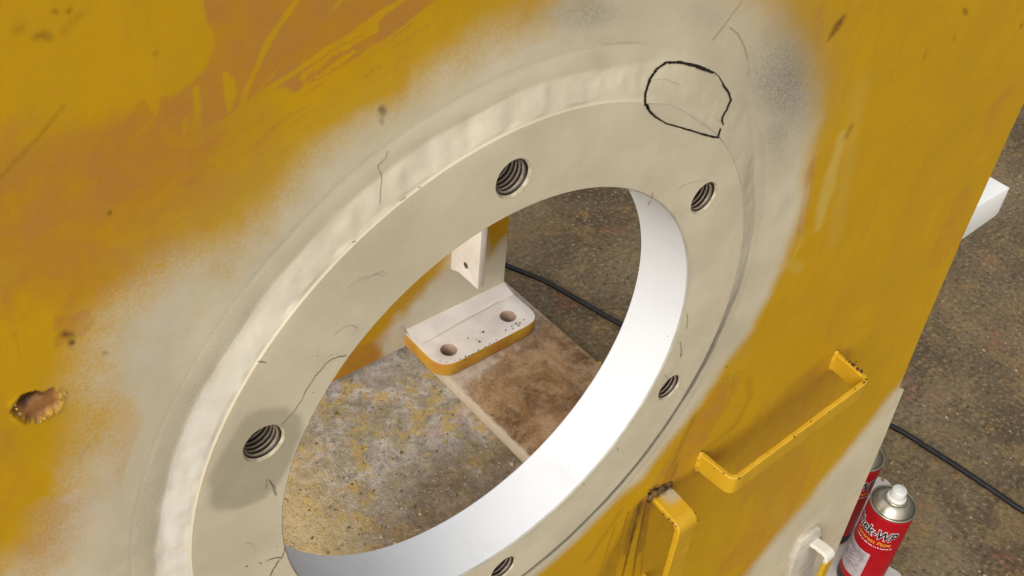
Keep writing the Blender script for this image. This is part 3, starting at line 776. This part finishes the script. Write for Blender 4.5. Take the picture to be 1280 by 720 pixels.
# vertical loop
a0 = on_y(812, 622, PLY); a1 = on_z(847, 660, a0[2]); a2 = on_z(873, 646, a0[2])
wd2 = a2[0]-a1[0]; print('loop2', a0, a1, a2, wd2)
lp2 = strap('flat_bar_loop', [(a0[0], PLY+.002, a0[2]), (a1[0], a1[1], a1[2]), (a1[0], a1[1], a1[2]-.14), (a0[0], PLY+.002, a0[2]-.14)], (wd2, 0, 0), .006, .008, loop_paint(a0), frame)
tag(lp2, 'vertical yellow flat-bar loop under the ring')
b0 = on_y(1005, 676, PLY); b1 = on_z(1033, 697, b0[2]); b2 = on_z(1045, 690, b0[2])
print('loop3', b0, b1, b2)
lp3 = strap('flat_bar_loop', [(b0[0], PLY+.002, b0[2]), (b1[0], b1[1], b1[2]), (b1[0], b1[1], b1[2]-.14), (b0[0], PLY+.002, b0[2]-.14)], (b2[0]-b1[0], 0, 0), .006, .008, dusted(b0[2]-.012), frame)
tag(lp3, 'vertical loop dusted white at the lower corner')
# white dusting on the top arms (thin skins 0.4 mm proud)
V = []; Fc = []
# wear on the bars
def at_bar1(x, y):
    return on_z(x, y, (pL[2]+pR[2])/2+.0004)

def blob_weld(name, a, b, r0, mat, parent, n=26):
    """lumpy weld run along the line a-b on the plate"""
    a = Vector(a); b = Vector(b); bm = bmesh.new(); rows = []
    t = (b-a).normalized(); up = t.cross(Vector((0, 1, 0))).normalized()
    for i in range(n+1):
        p = a+(b-a)*i/n; e = math.sin(math.pi*min(1, max(0, (i+.5)/(n+1))))**.4; rr_ = r0*(.70+.6*float(fbm(np.array(i*.33+a.x*90), np.array(a.z*50.), 1, 2)))*e
        row = []
        for k in range(9):
            th = math.pi*k/8; row.append(bm.verts.new(p+up*(math.cos(th)*rr_*1.25)+Vector((0, -math.sin(th)*rr_, 0))))
        rows.append(row)
    for i in range(n):
        for k in range(8): bm.faces.new((rows[i][k], rows[i+1][k], rows[i+1][k+1], rows[i][k+1]))
    o = bm_obj(name, bm, mat, None, True); child(o, parent); return o
for P in (pL, pR): blob_weld('loop_weld', (P[0]-.0005, PLY, P[2]+.003), (P[0]+.0005, PLY, P[2]-.026), .0040, M_YEL, lp1)
blob_weld('loop_weld', (a0[0]-.004, PLY, a0[2]+.001), (a0[0]+wd2+.004, PLY, a0[2]+.001), .0048, simple_paint('scorched_weld', (0.17, 0.09, 0.012), (0.018, 0.011, 0.007), 160, .7), lp2)
def top1(x, y): return on_z(x, y, (pL[2]+pR[2])/2+.0006)
def lerp_top(x, y):
    t = (x-877)/(1046-877); return on_z(x, y, pL[2]+(pR[2]-pL[2])*min(1, max(0, t))+.0007)
flecks('rust_chip', [(1066, 456, 4), (1072, 461, 3.5), (1077, 464, 3), (1062, 452, 2.4), (1083, 474, 2.2), (1070, 452, 1.6), (1058, 450, 1.4), (1080, 478, 2)], M_RUSTD, lp1, lerp_top, 0)
flecks('rust_chip', [(1014, 527, 1.7), (993, 546, 1.8), (1036, 515, 1.2), (924, 598, 1.9), (905, 592, 1.4), (893, 586, 1.2), (897, 588, 1), (1069, 486, 1.4), (960, 566, .9), (975, 556, .8)], M_RUSTD, lp1, lerp_top, 0)
def top2(x, y): return on_z(x, y, a0[2]+.0036)
flecks('rust_chip', [(829, 643, 2), (836, 649, 1.8), (841, 654, 1.8), (845, 658, 1.6), (873, 650, 1.4), (870, 641, 1.2)], M_RUSTD, lp2, top2, 0)
# white pad beside the lowest loop
pad = uv([(978, 735), (982, 712), (987, 692), (996, 673), (1008, 662), (1020, 655), (1023, 672), (1016, 682), (1012, 700), (1005, 735)])
o = slab('weld_pad', [tuple(q) for q in pad], [], PLY-.009, PLY+.002, lambda a, b, c: (a, c, b+ZC), simple_paint('pad_white', (0.55, 0.50, 0.42), (0.43, 0.38, 0.30), 60, .65), lp3, 0, .004)

# ---- lug that sticks out behind the right edge
ly = .045
c0 = on_y(1222, 254, ly); c1 = on_y(1263, 234, ly); c2 = on_y(1248, 268, ly); c3 = on_y(1200, 304, ly)
t1 = on_z(1237, 218, c1[2]); print('lug', c0, c1, c2, c3, t1)
xr = c1[0]; zt_ = (c0[2]+c1[2])/2; zb_ = (c2[2]+c3[2])/2; dpt = max(.05, t1[1]-ly)
outl = rounded([(.50, zt_+.002), (xr, c1[2]), (xr, c2[2]+.004), (xr-.006, c2[2]), (.50, c3[2]-.012)], [0, .003, .002, .002, 0], 3)
lug = slab('lug', outl, [], ly, ly+dpt, lambda a, b, c: (a, c, b), M_LUG, frame, 0, .0012)
tag(lug, 'white painted lug')

# ================================================================== far side of the frame: web, foot, gusset
YW = .775; WXR = float(on_y(634, 300, .775)[0])
def webuv(pts): return np.array([(on_y(x, y, YW)[0], on_y(x, y, YW)[2]) for x, y in pts])
gx = np.linspace(-.36, WXR, 330); gz = np.linspace(.0225, .46, 200)
U, V = np.meshgrid(gx, gz); idx = np.arange(U.size).reshape(U.shape)
q = np.stack([idx[:-1, :-1], idx[:-1, 1:], idx[1:, 1:], idx[1:, :-1]], -1).reshape(-1, 4)
web = fast_mesh('web_plate', np.stack([U.ravel(), np.full(U.size, YW), V.ravel()], -1), q, M_PAINT)
wu = U+(fbm(U, V, 25, 3)-.5)*.03; wv = V+(fbm(U+4, V+2, 25, 3)-.5)*.03
Wm = poly(wu, wv, webuv([(478, 462), (476, 428), (500, 396), (528, 362), (556, 328), (572, 285), (606, 270), (608, 322), (634, 297), (650, 300), (650, 420), (500, 450)]), .02)
Om = .75*poly(wu, wv, webuv([(400, 500), (430, 440), (480, 420), (490, 450), (470, 470)]), .02)
a_ = np.stack([Wm, Om, np.zeros_like(Wm), Wm*.35], -1).reshape(-1, 4)
Dm = .5*stroke(wu, wv, webuv([(503, 408), (505, 412)]), .001, .003)
b_ = np.stack([Dm, np.zeros_like(Wm), np.zeros_like(Wm)], -1).reshape(-1, 3)
set_attr(web, 'paint_a', a_); set_attr(web, 'paint_b', b_); child(web, frame)
slab('web_back', [(-.36, .0225), (WXR, .0225), (WXR, .46), (-.36, .46)], [], YW+.0006, YW+.016, lambda a, b, c: (a, c, b), M_YEL, frame, 0, 0)
# gusset with a small hole
gux = float(on_y(563, 338, YW)[0])
pz = on_x(597, 362, gux); gzb = pz[2]; gyf = pz[1]
hole = on_x(582, 332, gux); thick = .0135
gus = slab('gusset', [(YW-.0005, gzb-.008), (YW-.022, gzb), (gyf, gzb), (gyf, gzb+.20), (YW-.0005, gzb+.20)], [circ(hole[1], hole[2], .0058, 18)], gux, gux+thick,
           lambda a, b, c: (c, a, b), simple_paint('gusset_white', (0.74, 0.70, 0.64), (0.68, 0.63, 0.55), 20, .6), frame, 0, .0012)
gus.data.materials.append(flat('hole_shade', (0.16, 0.13, 0.10), .8))  # dark wall colour stands in for the shade inside the hole
for p_ in gus.data.polygons:
    if math.hypot(p_.center.y-hole[1], p_.center.z-hole[2]) < .0064 and abs(p_.normal.x) < .8: p_.material_index = 1
# mounting foot
PT = .022                        # top of the board
FT = PT+.030
fo = rounded([(.466, YW+.004), (.466, .668), (.690, .668), (.690, YW+.004)], [0, .040, .034, 0], 8)
fh = []
for (x, y) in ((561, 437), (635, 395)):
    p = on_z(x, y, FT); fh.append((p[0], p[1])); print('foot hole', p)
foot = slab('mounting_foot', fo, [circ(h[0], h[1], .0145, 36) for h in fh], PT+.001, FT, lambda a, b, c: (a, b, c), None, frame, 0, .002)
foot.data.materials.append(M_WHITE); foot.data.materials.append(simple_paint('foot_edge', (0.52, 0.30, 0.02), (0.40, 0.17, 0.03), 26, .55, (0.16, 0.08, 0.03), .64))
mi = []
for p in foot.data.polygons:
    c = p.center; ang = p.normal.z
    nearhole = min(math.hypot(c.x-h[0], c.y-h[1]) for h in fh) < .0158
    mi.append(0 if ang > .75 else (2 if nearhole else 1))
foot.data.materials.append(simple_paint('hole_wall', (0.46, 0.33, 0.25), (0.36, 0.24, 0.17), 60, .7))
foot.data.polygons.foreach_set('material_index', mi)
bmw = bmesh.new()                # weld between web and foot
prof = [(YW, FT+.010), (YW-.004, FT+.0085), (YW-.014, FT+.0055), (YW-.024, FT+.0022), (YW-.030, FT-.001)]
nx_ = 90; rows = []
for i in range(nx_+1):
    x = .4675+(.689-.4675)*i/nx_; j = float(fbm(np.array(x*30.), np.array(2.), 1, 3)-.5)*.004
    rows.append([bmw.verts.new((x, y+(j if 0 < k < 4 else 0), z+(j*.6 if 0 < k < 4 else 0))) for k, (y, z) in enumerate(prof)])
for i in range(nx_):
    for k in range(4): bmw.faces.new((rows[i][k], rows[i+1][k], rows[i+1][k+1], rows[i][k+1]))
for r_ in (rows[0], rows[-1]): bmw.faces.new(r_)
o = bm_obj('foot_weld', bmw, M_WHITE, None, True); child(o, frame)
zf = lambda x, y: on_z(x, y, FT)
V = []; Fc = []
strip_into(V, Fc, [(527, 431, .9), (545, 421, 1.2), (565, 410, 1.3), (574, 404, 1.8), (590, 396, 1.2), (612, 384, 1), (628, 373, .8)], 1, .3, .0006, 3, zf, (0, 0, 1))
child(mesh_obj('weld_toe_line', V, Fc, M_CRACK2), foot)  # thin darker line along the toe of the weld
chips = [(585, 423, 1.3), (599, 427, 2), (604, 415, 1.8), (600, 416, .9), (595, 425, 1), (640, 408, 1.6), (645, 405, 1.8), (650, 404, 1.4), (632, 413, 1.2), (582, 446, 1.6), (590, 443, 1.3), (598, 438, 1.2), (606, 434, 1), (655, 400, 1.2), (648, 407, 1.5), (575, 449, 1.2), (586, 445, 1.1), (612, 430, 1.3), (641, 411, 1.1), (620, 425, 1), (616, 428, .8), (550, 452, .9), (558, 453, .8), (568, 451, .9)]
flecks('paint_chip', chips, M_RUSTD, foot, zf, .0006, (0, 0, 1))
# low cross member that ties both sides of the frame together
bmx = box_bm(-.37, -.29, PLY+.020, YW+.0006, .03, .11, .006); child(bm_obj('cross_tie', bmx, M_YEL), frame)

# ================================================================== floor and board
def floor_mat():
    k = NT('workshop_floor')
    n1 = k.noise(2.6, 7, .66, dist=.6); n2 = k.noise(17, 7, .70); n3 = k.noise(115, 5, .68); n4 = k.noise(420, 2, .6); n5 = k.noise(6, 6, .7, dist=1.0)
    c = k.mix(k.ramp(n1, .36, .64), (0.150, 0.117, 0.080), (0.068, 0.051, 0.035))
    c = k.mix(k.math('MULTIPLY', k.ramp(n5, .50, .66), .7), c, (0.170, 0.120, 0.064))
    c = k.mix(k.math('MULTIPLY', k.ramp(n5, .30, .44, 1, 0), .55), c, (0.145, 0.126, 0.100))
    c = k.mix(k.math('MULTIPLY', k.ramp(n2, .52, .70), .6), c, (0.20, 0.135, 0.065))
    c = k.mix(k.math('MULTIPLY', k.ramp(n3, .52, .68), .75), c, (0.26, 0.205, 0.135))
    c = k.mix(k.math('MULTIPLY', k.ramp(n3, .32, .47, 1, 0), .8), c, (0.030, 0.022, 0.016))
    c = k.mix(k.math('MULTIPLY', k.ramp(n4, .60, .75), .5), c, (0.22, 0.165, 0.10))
    # scuffs: long thin pale marks
    sc = k.math('MULTIPLY', k.ramp(k.noise(24, 4, .7, co=k.co((1, .12, 1), (0, 0, .6))), .62, .70), k.ramp(n1, .45, .6))
    c = k.mix(k.math('MULTIPLY', sc, .45), c, (0.27, 0.23, 0.19))
    v1 = k.voro(62); pick = k.ramp(k.voro(62, out='Color'), .80, .83)
    st = k.math('MULTIPLY', k.ramp(k.math('ADD', v1, k.math('MULTIPLY', k.math('SUBTRACT', n3, .5), .4)), .14, .24, 1, 0), pick)
    c = k.mix(k.math('MULTIPLY', st, .7), c, (0.34, 0.27, 0.17))
    v2 = k.voro(190); pick2 = k.ramp(k.voro(190, out='Color'), .70, .74)
    c = k.mix(k.math('MULTIPLY', k.math('MULTIPLY', k.ramp(v2, .15, .3, 1, 0), pick2), .5), c, (0.27, 0.21, 0.13))
    c = k.mix(k.math('MULTIPLY', k.ramp(k.noise(34, 5, .7), .61, .68), .6), c, (0.22, 0.115, 0.028))
    rd = k.math('MULTIPLY', k.ramp(k.noise(9, 4, .65), .58, .66), k.ramp(n3, .45, .6))
    c = k.mix(k.math('MULTIPLY', rd, .4), c, (0.24, 0.055, 0.045))
    # sprayed part inside the frame
    sx = k.n('ShaderNodeSeparateXYZ'); k.l(k.tc.outputs['Object'], sx.inputs[0])
    ins = k.math('MULTIPLY', k.ramp(sx.outputs[0], .47, .60, 1, 0), k.math('MULTIPLY', k.ramp(sx.outputs[1], -.02, .08), k.ramp(sx.outputs[1], .80, 1.0, 1, 0)))
    m1 = k.noise(7, 6, .65); m2 = k.noise(26, 7, .72, dist=.6); m3 = k.noise(11, 6, .7, dist=.4)
    s = k.mix(k.ramp(m2, .38, .60), (0.50, 0.455, 0.405), (0.27, 0.24, 0.20))
    s = k.mix(k.math('MULTIPLY', k.ramp(m3, .46, .62), .75), s, (0.26, 0.215, 0.125))
    yl = k.math('MULTIPLY', k.ramp(k.math('ADD', k.noise(27, 7, .75), k.math('MULTIPLY', m1, .5)), .76, .86), .75)
    s = k.mix(yl, s, (0.47, 0.325, 0.085))
    yw = k.math('MULTIPLY', k.ramp(k.math('ADD', sx.outputs[0], k.math('MULTIPLY', m1, .15)), .19, .34, 1, 0), k.ramp(n2, .2, .6, .5, 1))
    s = k.mix(k.math('MULTIPLY', yw, .8), s, (0.54, 0.40, 0.155))
    fr = k.math('ADD', k.math('ADD', sx.outputs[1], k.math('MULTIPLY', k.math('SUBTRACT', m1, .5), .3)), k.math('MULTIPLY', k.math('SUBTRACT', m2, .5), .16))
    md = k.math('MULTIPLY', k.ramp(fr, .45, .60, 1, 0), k.ramp(n2, .25, .6, .5, 1))
    md = k.math('MULTIPLY', md, k.ramp(sx.outputs[0], .10, .24))
    s = k.mix(k.math('MULTIPLY', md, .9), s, k.mix(k.ramp(n2, .35, .65), (0.185, 0.115, 0.045), (0.135, 0.10, 0.072)))
    pk = k.math('MULTIPLY', k.ramp(k.noise(16, 3), .60, .70), .4)
    s = k.mix(pk, s, (0.50, 0.33, 0.31))
    s = k.mix(k.math('MULTIPLY', k.ramp(n3, .54, .68), .45), s, (0.58, 0.50, 0.37))
    s = k.mix(k.math('MULTIPLY', k.ramp(n3, .30, .46, 1, 0), .75), s, (0.125, 0.085, 0.045))
    s = k.mix(k.math('MULTIPLY', k.math('MULTIPLY', k.ramp(v2, .12, .25, 1, 0), pick2), .6), s, (0.10, 0.07, 0.04))
    c = k.mix(1.0, c, (1.17, 1.11, 0.93), 'MULTIPLY')
    c = k.mix(ins, c, s)
    h = k.math('ADD', k.math('MULTIPLY', n2, 1.0), k.math('ADD', k.math('MULTIPLY', n3, .8), k.math('ADD', k.math('MULTIPLY', st, .5), k.math('MULTIPLY', n4, .25))))
    k.bump(h, .9, .005)
    return k.fin(c, .8, 0, .2)
M_FLOOR = floor_mat()
bmf = bmesh.new(); bmesh.ops.create_grid(bmf, x_segments=40, y_segments=40, size=30)
fl = bm_obj('floor', bmf, M_FLOOR); tag(fl, 'dark brown gritty concrete floor', kind='structure')

def board_mat():
    k = NT('stained_board')
    n1 = k.noise(15, 8, .74, dist=.15); n2 = k.noise(60, 6, .72); n3 = k.noise(260, 3, .6)
    gr = k.noise(34, 6, .65, co=k.co((1, .25, 1), (0, 0, .15)))
    c = k.mix(k.ramp(n1, .38, .62), (0.36, 0.235, 0.13), (0.115, 0.060, 0.026))
    c = k.mix(k.math('MULTIPLY', k.ramp(gr, .48, .66), .7), c, (0.25, 0.13, 0.045))
    c = k.mix(k.math('MULTIPLY', k.ramp(n2, .52, .70), .6), c, (0.36, 0.225, 0.10))
    c = k.mix(k.math('MULTIPLY', k.ramp(n3, .32, .46, 1, 0), .5), c, (0.05, 0.028, 0.013))
    sx = k.n('ShaderNodeSeparateXYZ'); k.l(k.tc.outputs['Object'], sx.inputs[0])
    wv = k.math('ADD', k.math('ADD', sx.outputs[1], k.math('MULTIPLY', sx.outputs[0], -.28)), k.math('MULTIPLY', k.math('SUBTRACT', n1, .5), .30))
    wl = k.math('MULTIPLY', k.ramp(wv, .47, .53), k.ramp(n2, .3, .6, .5, .8))
    c = k.mix(wl, c, (0.50, 0.42, 0.34))
    side = k.ramp(k.math('ADD', sx.outputs[0], k.math('MULTIPLY', k.math('SUBTRACT', n2, .5), .014)), .482, .489, 1, 0)
    c = k.mix(k.math('MULTIPLY', side, .8), c, (0.54, 0.455, 0.35))
    k.bump(k.math('ADD', n2, n3), .6, .0015); return k.fin(c, .75, 0, .25)
bmb = bmesh.new()
bmb = box_bm(.4795, .722, .18, .95, .0, PT, .0025, 2)
bd = bm_obj('base_board', bmb, board_mat()); auto_smooth(bd, 40)
tag(bd, 'brown stained board lying on the floor under the mounting foot', 'board')

# loose crumbs of paint and grit on the floor
def crumbs(name, n, fx, mats, label, smin, smax):
    bm = bmesh.new()
    base = bmesh.new(); bmesh.ops.create_icosphere(base, subdivisions=1, radius=1)
    bv = [v.co.copy() for v in base.verts]; bf = [[v.index for v in f.verts] for f in base.faces]; base.free()
    for i in range(n):
        x, y = fx(); s = smin*(smax/smin)**(random.random()**2.2); a = random.random()*6.28
        sx_, sy_, sz_ = s*random.uniform(.7, 1.3), s*random.uniform(.7, 1.3), s*random.uniform(.4, .8)
        mi_ = random.randrange(len(mats))
        vs_ = [bm.verts.new((x+(v.x*sx_*math.cos(a)-v.y*sy_*math.sin(a))*random.uniform(.8, 1.2), y+(v.x*sx_*math.sin(a)+v.y*sy_*math.cos(a))*random.uniform(.8, 1.2), sz_*.6+v.z*sz_)) for v in bv]
        for f in bf:
            ff = bm.faces.new([vs_[j] for j in f]); ff.material_index = mi_
    o = bm_obj(name, bm, None)
    for m_ in mats: o.data.materials.append(m_)
    tag(o, label, kind='stuff'); return o
MC = [flat('crumb_ochre', (0.36, 0.24, 0.07), .8), flat('crumb_brown', (0.16, 0.10, 0.045), .8), flat('crumb_pale', (0.44, 0.37, 0.27), .8), flat('crumb_grey', (0.20, 0.17, 0.13), .8)]
def inside_xy():
    while True:
        x = random.uniform(-.1, .475); y = random.uniform(.15, .79)
        if random.random() < .25+.75*max(0, 1-(y-.25)/.4): return x, y
crumbs('grit', 2600, inside_xy, MC, 'crumbs of paint and grit scattered on the floor inside the frame', .0007, .0034)
MC2 = [flat('grit_pale', (0.34, 0.28, 0.20), .8), flat('grit_tan', (0.24, 0.17, 0.09), .8), flat('grit_dark', (0.06, 0.045, 0.03), .8)]
crumbs('grit', 3000, lambda: (random.uniform(.73, 2.2), random.uniform(-.6, 1.7)), MC2, 'small stones and grit scattered on the dark floor beside the frame', .0008, .0034)
V = []; Fc = []
p = on_z(747, 456, .0)      # a yellow paint chip by the board
n = 9
for k in range(n):
    a = 6.283*k/n; r = random.uniform(.5, 1.2)*.011; V.append((p[0]+r*math.cos(a), p[1]+r*.6*math.sin(a), .001+random.uniform(0, .003)))
V += [(v[0], v[1], 0.0003) for v in V]
Fc = [tuple(range(n))]+[(k, (k+1) % n, n+(k+1) % n, n+k) for k in range(n)]
o = mesh_obj('paint_chip', V, Fc, M_YEL); tag(o, 'yellow flake of paint on the dark floor beside the brown board', 'paint flake')

# ================================================================== cable
def tube(name, pts, r, mat, n=14):
    P = [Vector(p) for p in pts]; D = []
    for i in range(len(P)-1):
        p0 = P[max(0, i-1)]; p1 = P[i]; p2 = P[i+1]; p3 = P[min(len(P)-1, i+2)]
        for k in range(12):
            t = k/12
            D.append(.5*((2*p1)+(p2-p0)*t+(2*p0-5*p1+4*p2-p3)*t*t+(3*p1-p0-3*p2+p3)*t**3))
    D.append(P[-1]); V = []; Fc = []
    for i, p in enumerate(D):
        t = (D[min(i+1, len(D)-1)]-D[max(i-1, 0)]).normalized(); s_ = t.cross(Vector((0, 0, 1))).normalized(); u_ = s_.cross(t)
        for k in range(n):
            a = 2*math.pi*k/n; V.append(p+s_*r*math.cos(a)+u_*r*math.sin(a))
    for i in range(len(D)-1):
        for k in range(n):
            k2 = (k+1) % n; Fc.append((i*n+k, i*n+k2, (i+1)*n+k2, (i+1)*n+k))
    Fc += [tuple(range(n)), tuple((len(D)-1)*n+k for k in range(n))]
    bm = bmesh.new(); vs_ = [bm.verts.new(v) for v in V]
    for f in Fc: bm.faces.new([vs_[i] for i in f])
    return bm_obj(name, bm, mat, None, True)
CR = .0047
k = NT('cable_rubber'); n_ = k.noise(60, 3); M_CAB = (k.bump(n_, .2, .0005), k.fin(k.mix(k.ramp(n_, .4, .7), (0.006, 0.006, 0.0065), (0.012, 0.011, 0.010)), .55, 0, .3))[1]
cp = [on_z(x, y, CR) for x, y in ((560, 303), (600, 317), (636, 333), (680, 351), (730, 379), (780, 407))]
cp += [on_z(x, y, CR) for x, y in ((860, 440), (1000, 480), (1113, 532), (1160, 560), (1210, 592), (1250, 619), (1285, 642))]
far = cp[-1]; cp += [far+np.array((.03, -.16, 0)), far+np.array((.14, -.5, 0)), far+np.array((.5, -1.0, 0)), far+np.array((1.2, -1.5, 0))]
c0_ = cp[0]; cp.insert(0, c0_+(c0_-cp[1])*3)
cb = tube('cable', cp, CR, M_CAB); tag(cb, 'black rubber cable snaking across the dark floor behind the frame', 'cable')

# ================================================================== spray cans and the sheet under them
CR_ = .0322; CH = .183
ZP = .0016
def can_mats():
    k = NT('red_label'); n_ = k.noise(30, 4)
    red = k.fin(k.mix(k.ramp(n_, .35, .7), (0.33, 0.004, 0.009), (0.28, 0.003, 0.008)), .42, 0, .25)
    k = NT('tin_plate'); n_ = k.noise(50, 4); tin = k.fin(k.mix(k.ramp(n_, .3, .7), (0.40, 0.37, 0.29), (0.36, 0.33, 0.26)), k.ramp(n_, .3, .7, .30, .36), .9, .5)
    return red, tin
M_RED, M_TIN = can_mats()
M_NOZ = flat('nozzle_plastic', (0.62, 0.60, 0.55), .5)
M_LBL = flat('label_panel', (0.42, 0.37, 0.38), .5)
M_INK = flat('label_ink', (0.12, 0.11, 0.11), .5)
M_TXTK = flat('letter_black', (0.012, 0.012, 0.014), .4)
M_TXTW = flat('letter_white', (0.74, 0.72, 0.70), .45)
M_TXTY = flat('letter_yellow', (0.66, 0.26, 0.03), .45)
M_BASE = flat('base_band', (0.015, 0.022, 0.016), .5)

def wrap(o, r, ang0, z0, parent):
    """bend a flat mesh (x right, y up) round the can"""
    bm = bmesh.new(); bm.from_mesh(o.data); bmesh.ops.triangulate(bm, faces=bm.faces[:])
    for _ in range(4):
        es = [e for e in bm.edges if abs(e.verts[0].co.x-e.verts[1].co.x) > .0022]
        if not es: break
        bmesh.ops.subdivide_edges(bm, edges=es, cuts=1); bmesh.ops.triangulate(bm, faces=bm.faces[:])
    for v in bm.verts:
        a = ang0+v.co.x/CR_; rr_ = r+v.co.z; v.co = Vector((rr_*math.cos(a), rr_*math.sin(a), z0+v.co.y))
    bm.to_mesh(o.data); bm.free(); o.parent = parent; return o
def text(name, body, size, mat, r, ang0, z0, parent, shear=0, offset=0, sx=1.0):
    cu = bpy.data.curves.new(name, 'FONT'); cu.body = body; cu.size = size; cu.shear = shear; cu.offset = offset; cu.align_x = 'CENTER'; cu.resolution_u = 3
    to = bpy.data.objects.new(name, cu); COL.objects.link(to); bpy.context.view_layer.update()
    me = bpy.data.meshes.new_from_object(to.evaluated_get(bpy.context.evaluated_depsgraph_get()))
    bpy.data.objects.remove(to); me.name = name
    for v in me.vertices: v.co.x *= sx; v.co.z = 0
    me.materials.clear(); me.materials.append(mat)
    return wrap(link(bpy.data.objects.new(name, me)), r, ang0, z0, parent)
def quads_mesh(name, rects, mat, r, ang0, z0, parent):
    V = []; Fc = []
    for (x0, x1, y0, y1) in rects:
        b = len(V); V += [(x0, y0, 0), (x1, y0, 0), (x1, y1, 0), (x0, y1, 0)]; Fc.append((b, b+1, b+2, b+3))
    return wrap(mesh_obj(name, V, Fc, mat), r, ang0, z0, parent)

def make_can():
    t = empty('spray_can')
    body = [(.0296, .0), (.0312, .0012), (.0318, .004), (CR_, .0065), (CR_, CH-.008), (CR_-.0006, CH-.005), (.0306, CH-.0035)]
    V, Fc = lathe(body, 72, cap0=True); o = mesh_obj('body', V, Fc, M_RED, t, True); auto_smooth(o, 50)
    V, Fc = lathe([(CR_+.0002, .0062), (CR_+.0002, .022)], 72); mesh_obj('base_band', V, Fc, M_BASE, t, True)
    V, Fc = lathe([(.0300, CH-.004), (.0324, CH-.0035), (.0331, CH-.0018), (.0329, CH), (.0318, CH+.0006), (.0306, CH), (.0302, CH-.0022), (.0296, CH-.0030), (.0284, CH-.0016), (.0262, CH+.0022), (.0236, CH+.0058), (.0205, CH+.0090), (.0180, CH+.0108), (.0168, CH+.0112),
                   (.0166, CH+.0132), (.0160, CH+.0144), (.0150, CH+.0146), (.0142, CH+.0138), (.0138, CH+.0112), (.0105, CH+.0105), (.0, CH+.0105)], 72)
    o = mesh_obj('dome', V, Fc, M_TIN, t, True); auto_smooth(o, 60)
    V, Fc = lathe([(.0134, CH+.0104), (.0134, CH+.0150), (.0126, CH+.0162), (.0112, CH+.0166), (.0105, CH+.0172), (.0102, CH+.0285), (.0096, CH+.0302), (.0084, CH+.0310), (.0, CH+.0312)], 48)
    nz = mesh_obj('nozzle', V, Fc, M_NOZ, t, True); auto_smooth(nz, 45)
    V, Fc = lathe([(.0, .0), (.0011, .0), (.0011, .0012), (.0, .0012)], 16, 'y')
    o = mesh_obj('spray_hole', [(v[0], v[1]+.0096, v[2]+CH+.0245) for v in V], Fc, M_INK, nz)
    # the printed label, centred on angle 0 of the can
    zt = CH-.046
    text('lettering', 'Chek-WP', .0262, M_TXTW, CR_+.00035, 0, zt, t, .22, .0017, .68)
    text('lettering', 'Chek-WP', .0262, M_TXTK, CR_+.0007, 0, zt, t, .22, .0006, .68)
    text('lettering', 'Contrast Paint', .0100, M_TXTY, CR_+.0004, .16, zt-.0125, t, .15, .0003, .98)
    rects = []; x = -.024                     # small print too fine to read
    while x < .034:
        w_ = random.uniform(.0010, .0022); rects.append((x, x+w_, -.0009, random.choice((.0009, .0014)))); x += w_+random.choice((.0005, .0005, .0016))
    quads_mesh('small_print', rects, M_TXTW, CR_+.0004, .12, zt-.0185, t)
    quads_mesh('label_panel', [(-.060, .014, -.062, 0)], M_LBL, CR_+.0003, 0, CH-.084, t)
    rects = []
    for row in range(15):
        x = -.056
        while x < .007:
            w_ = random.uniform(.0012, .005); y = -.006-row*.0030
            if random.random() < (.95 if row < 4 else .45): rects.append((x, min(x+w_, .008), y, y+.0011))
            x += w_+.0007
    quads_mesh('small_print', rects, M_INK, CR_+.0006, 0, CH-.084, t)
    return t
def copy_tree(o, parent=None):
    c = o.copy(); COL.objects.link(c)
    if parent: c.parent = parent
    for ch in o.children: copy_tree(ch, c)
    return c
can = make_can()
p1 = on_z(1117, 629, ZP+CH); p2 = on_z(1078, 567, ZP+CH)
print('cans', p1, p2)
can.location = (p1[0], p1[1], ZP)
facing = math.atan2(CAM[1]-p1[1], CAM[0]-p1[0])
can.rotation_euler = (0, 0, facing-.36)
tag(can, 'red spray can with a white nozzle in full view in front of the dark floor', 'spray can', 'red spray cans beside the frame')
can2 = copy_tree(can)
can2.location = (p2[0], p2[1], ZP); can2.rotation_euler = (0, 0, facing+.15)
tag(can2, 'red spray can half hidden behind the edge of the frame, farther of the two cans', 'spray can', 'red spray cans beside the frame')

sh = [(.690, -.06), (.79, -.062), (.812, -.046), (.806, -.022), (.83, .01), (.90, .03), (.943, .066), (.946, .080), (.936, .098), (.90, .15), (.70, .18)]
outl = rounded(sh, [.01, .008, .008, .008, .01, .01, .008, .006, .008, .01, .01], 4)
o = slab('paper_sheet', outl, [], .0004, ZP, lambda a, b, c: (a, b, c), simple_paint('paper_white', (0.46, 0.43, 0.38), (0.38, 0.35, 0.30), 30, .7), None, 0, 0)
tag(o, 'small white sheet lying on the floor under the two spray cans', 'sheet')
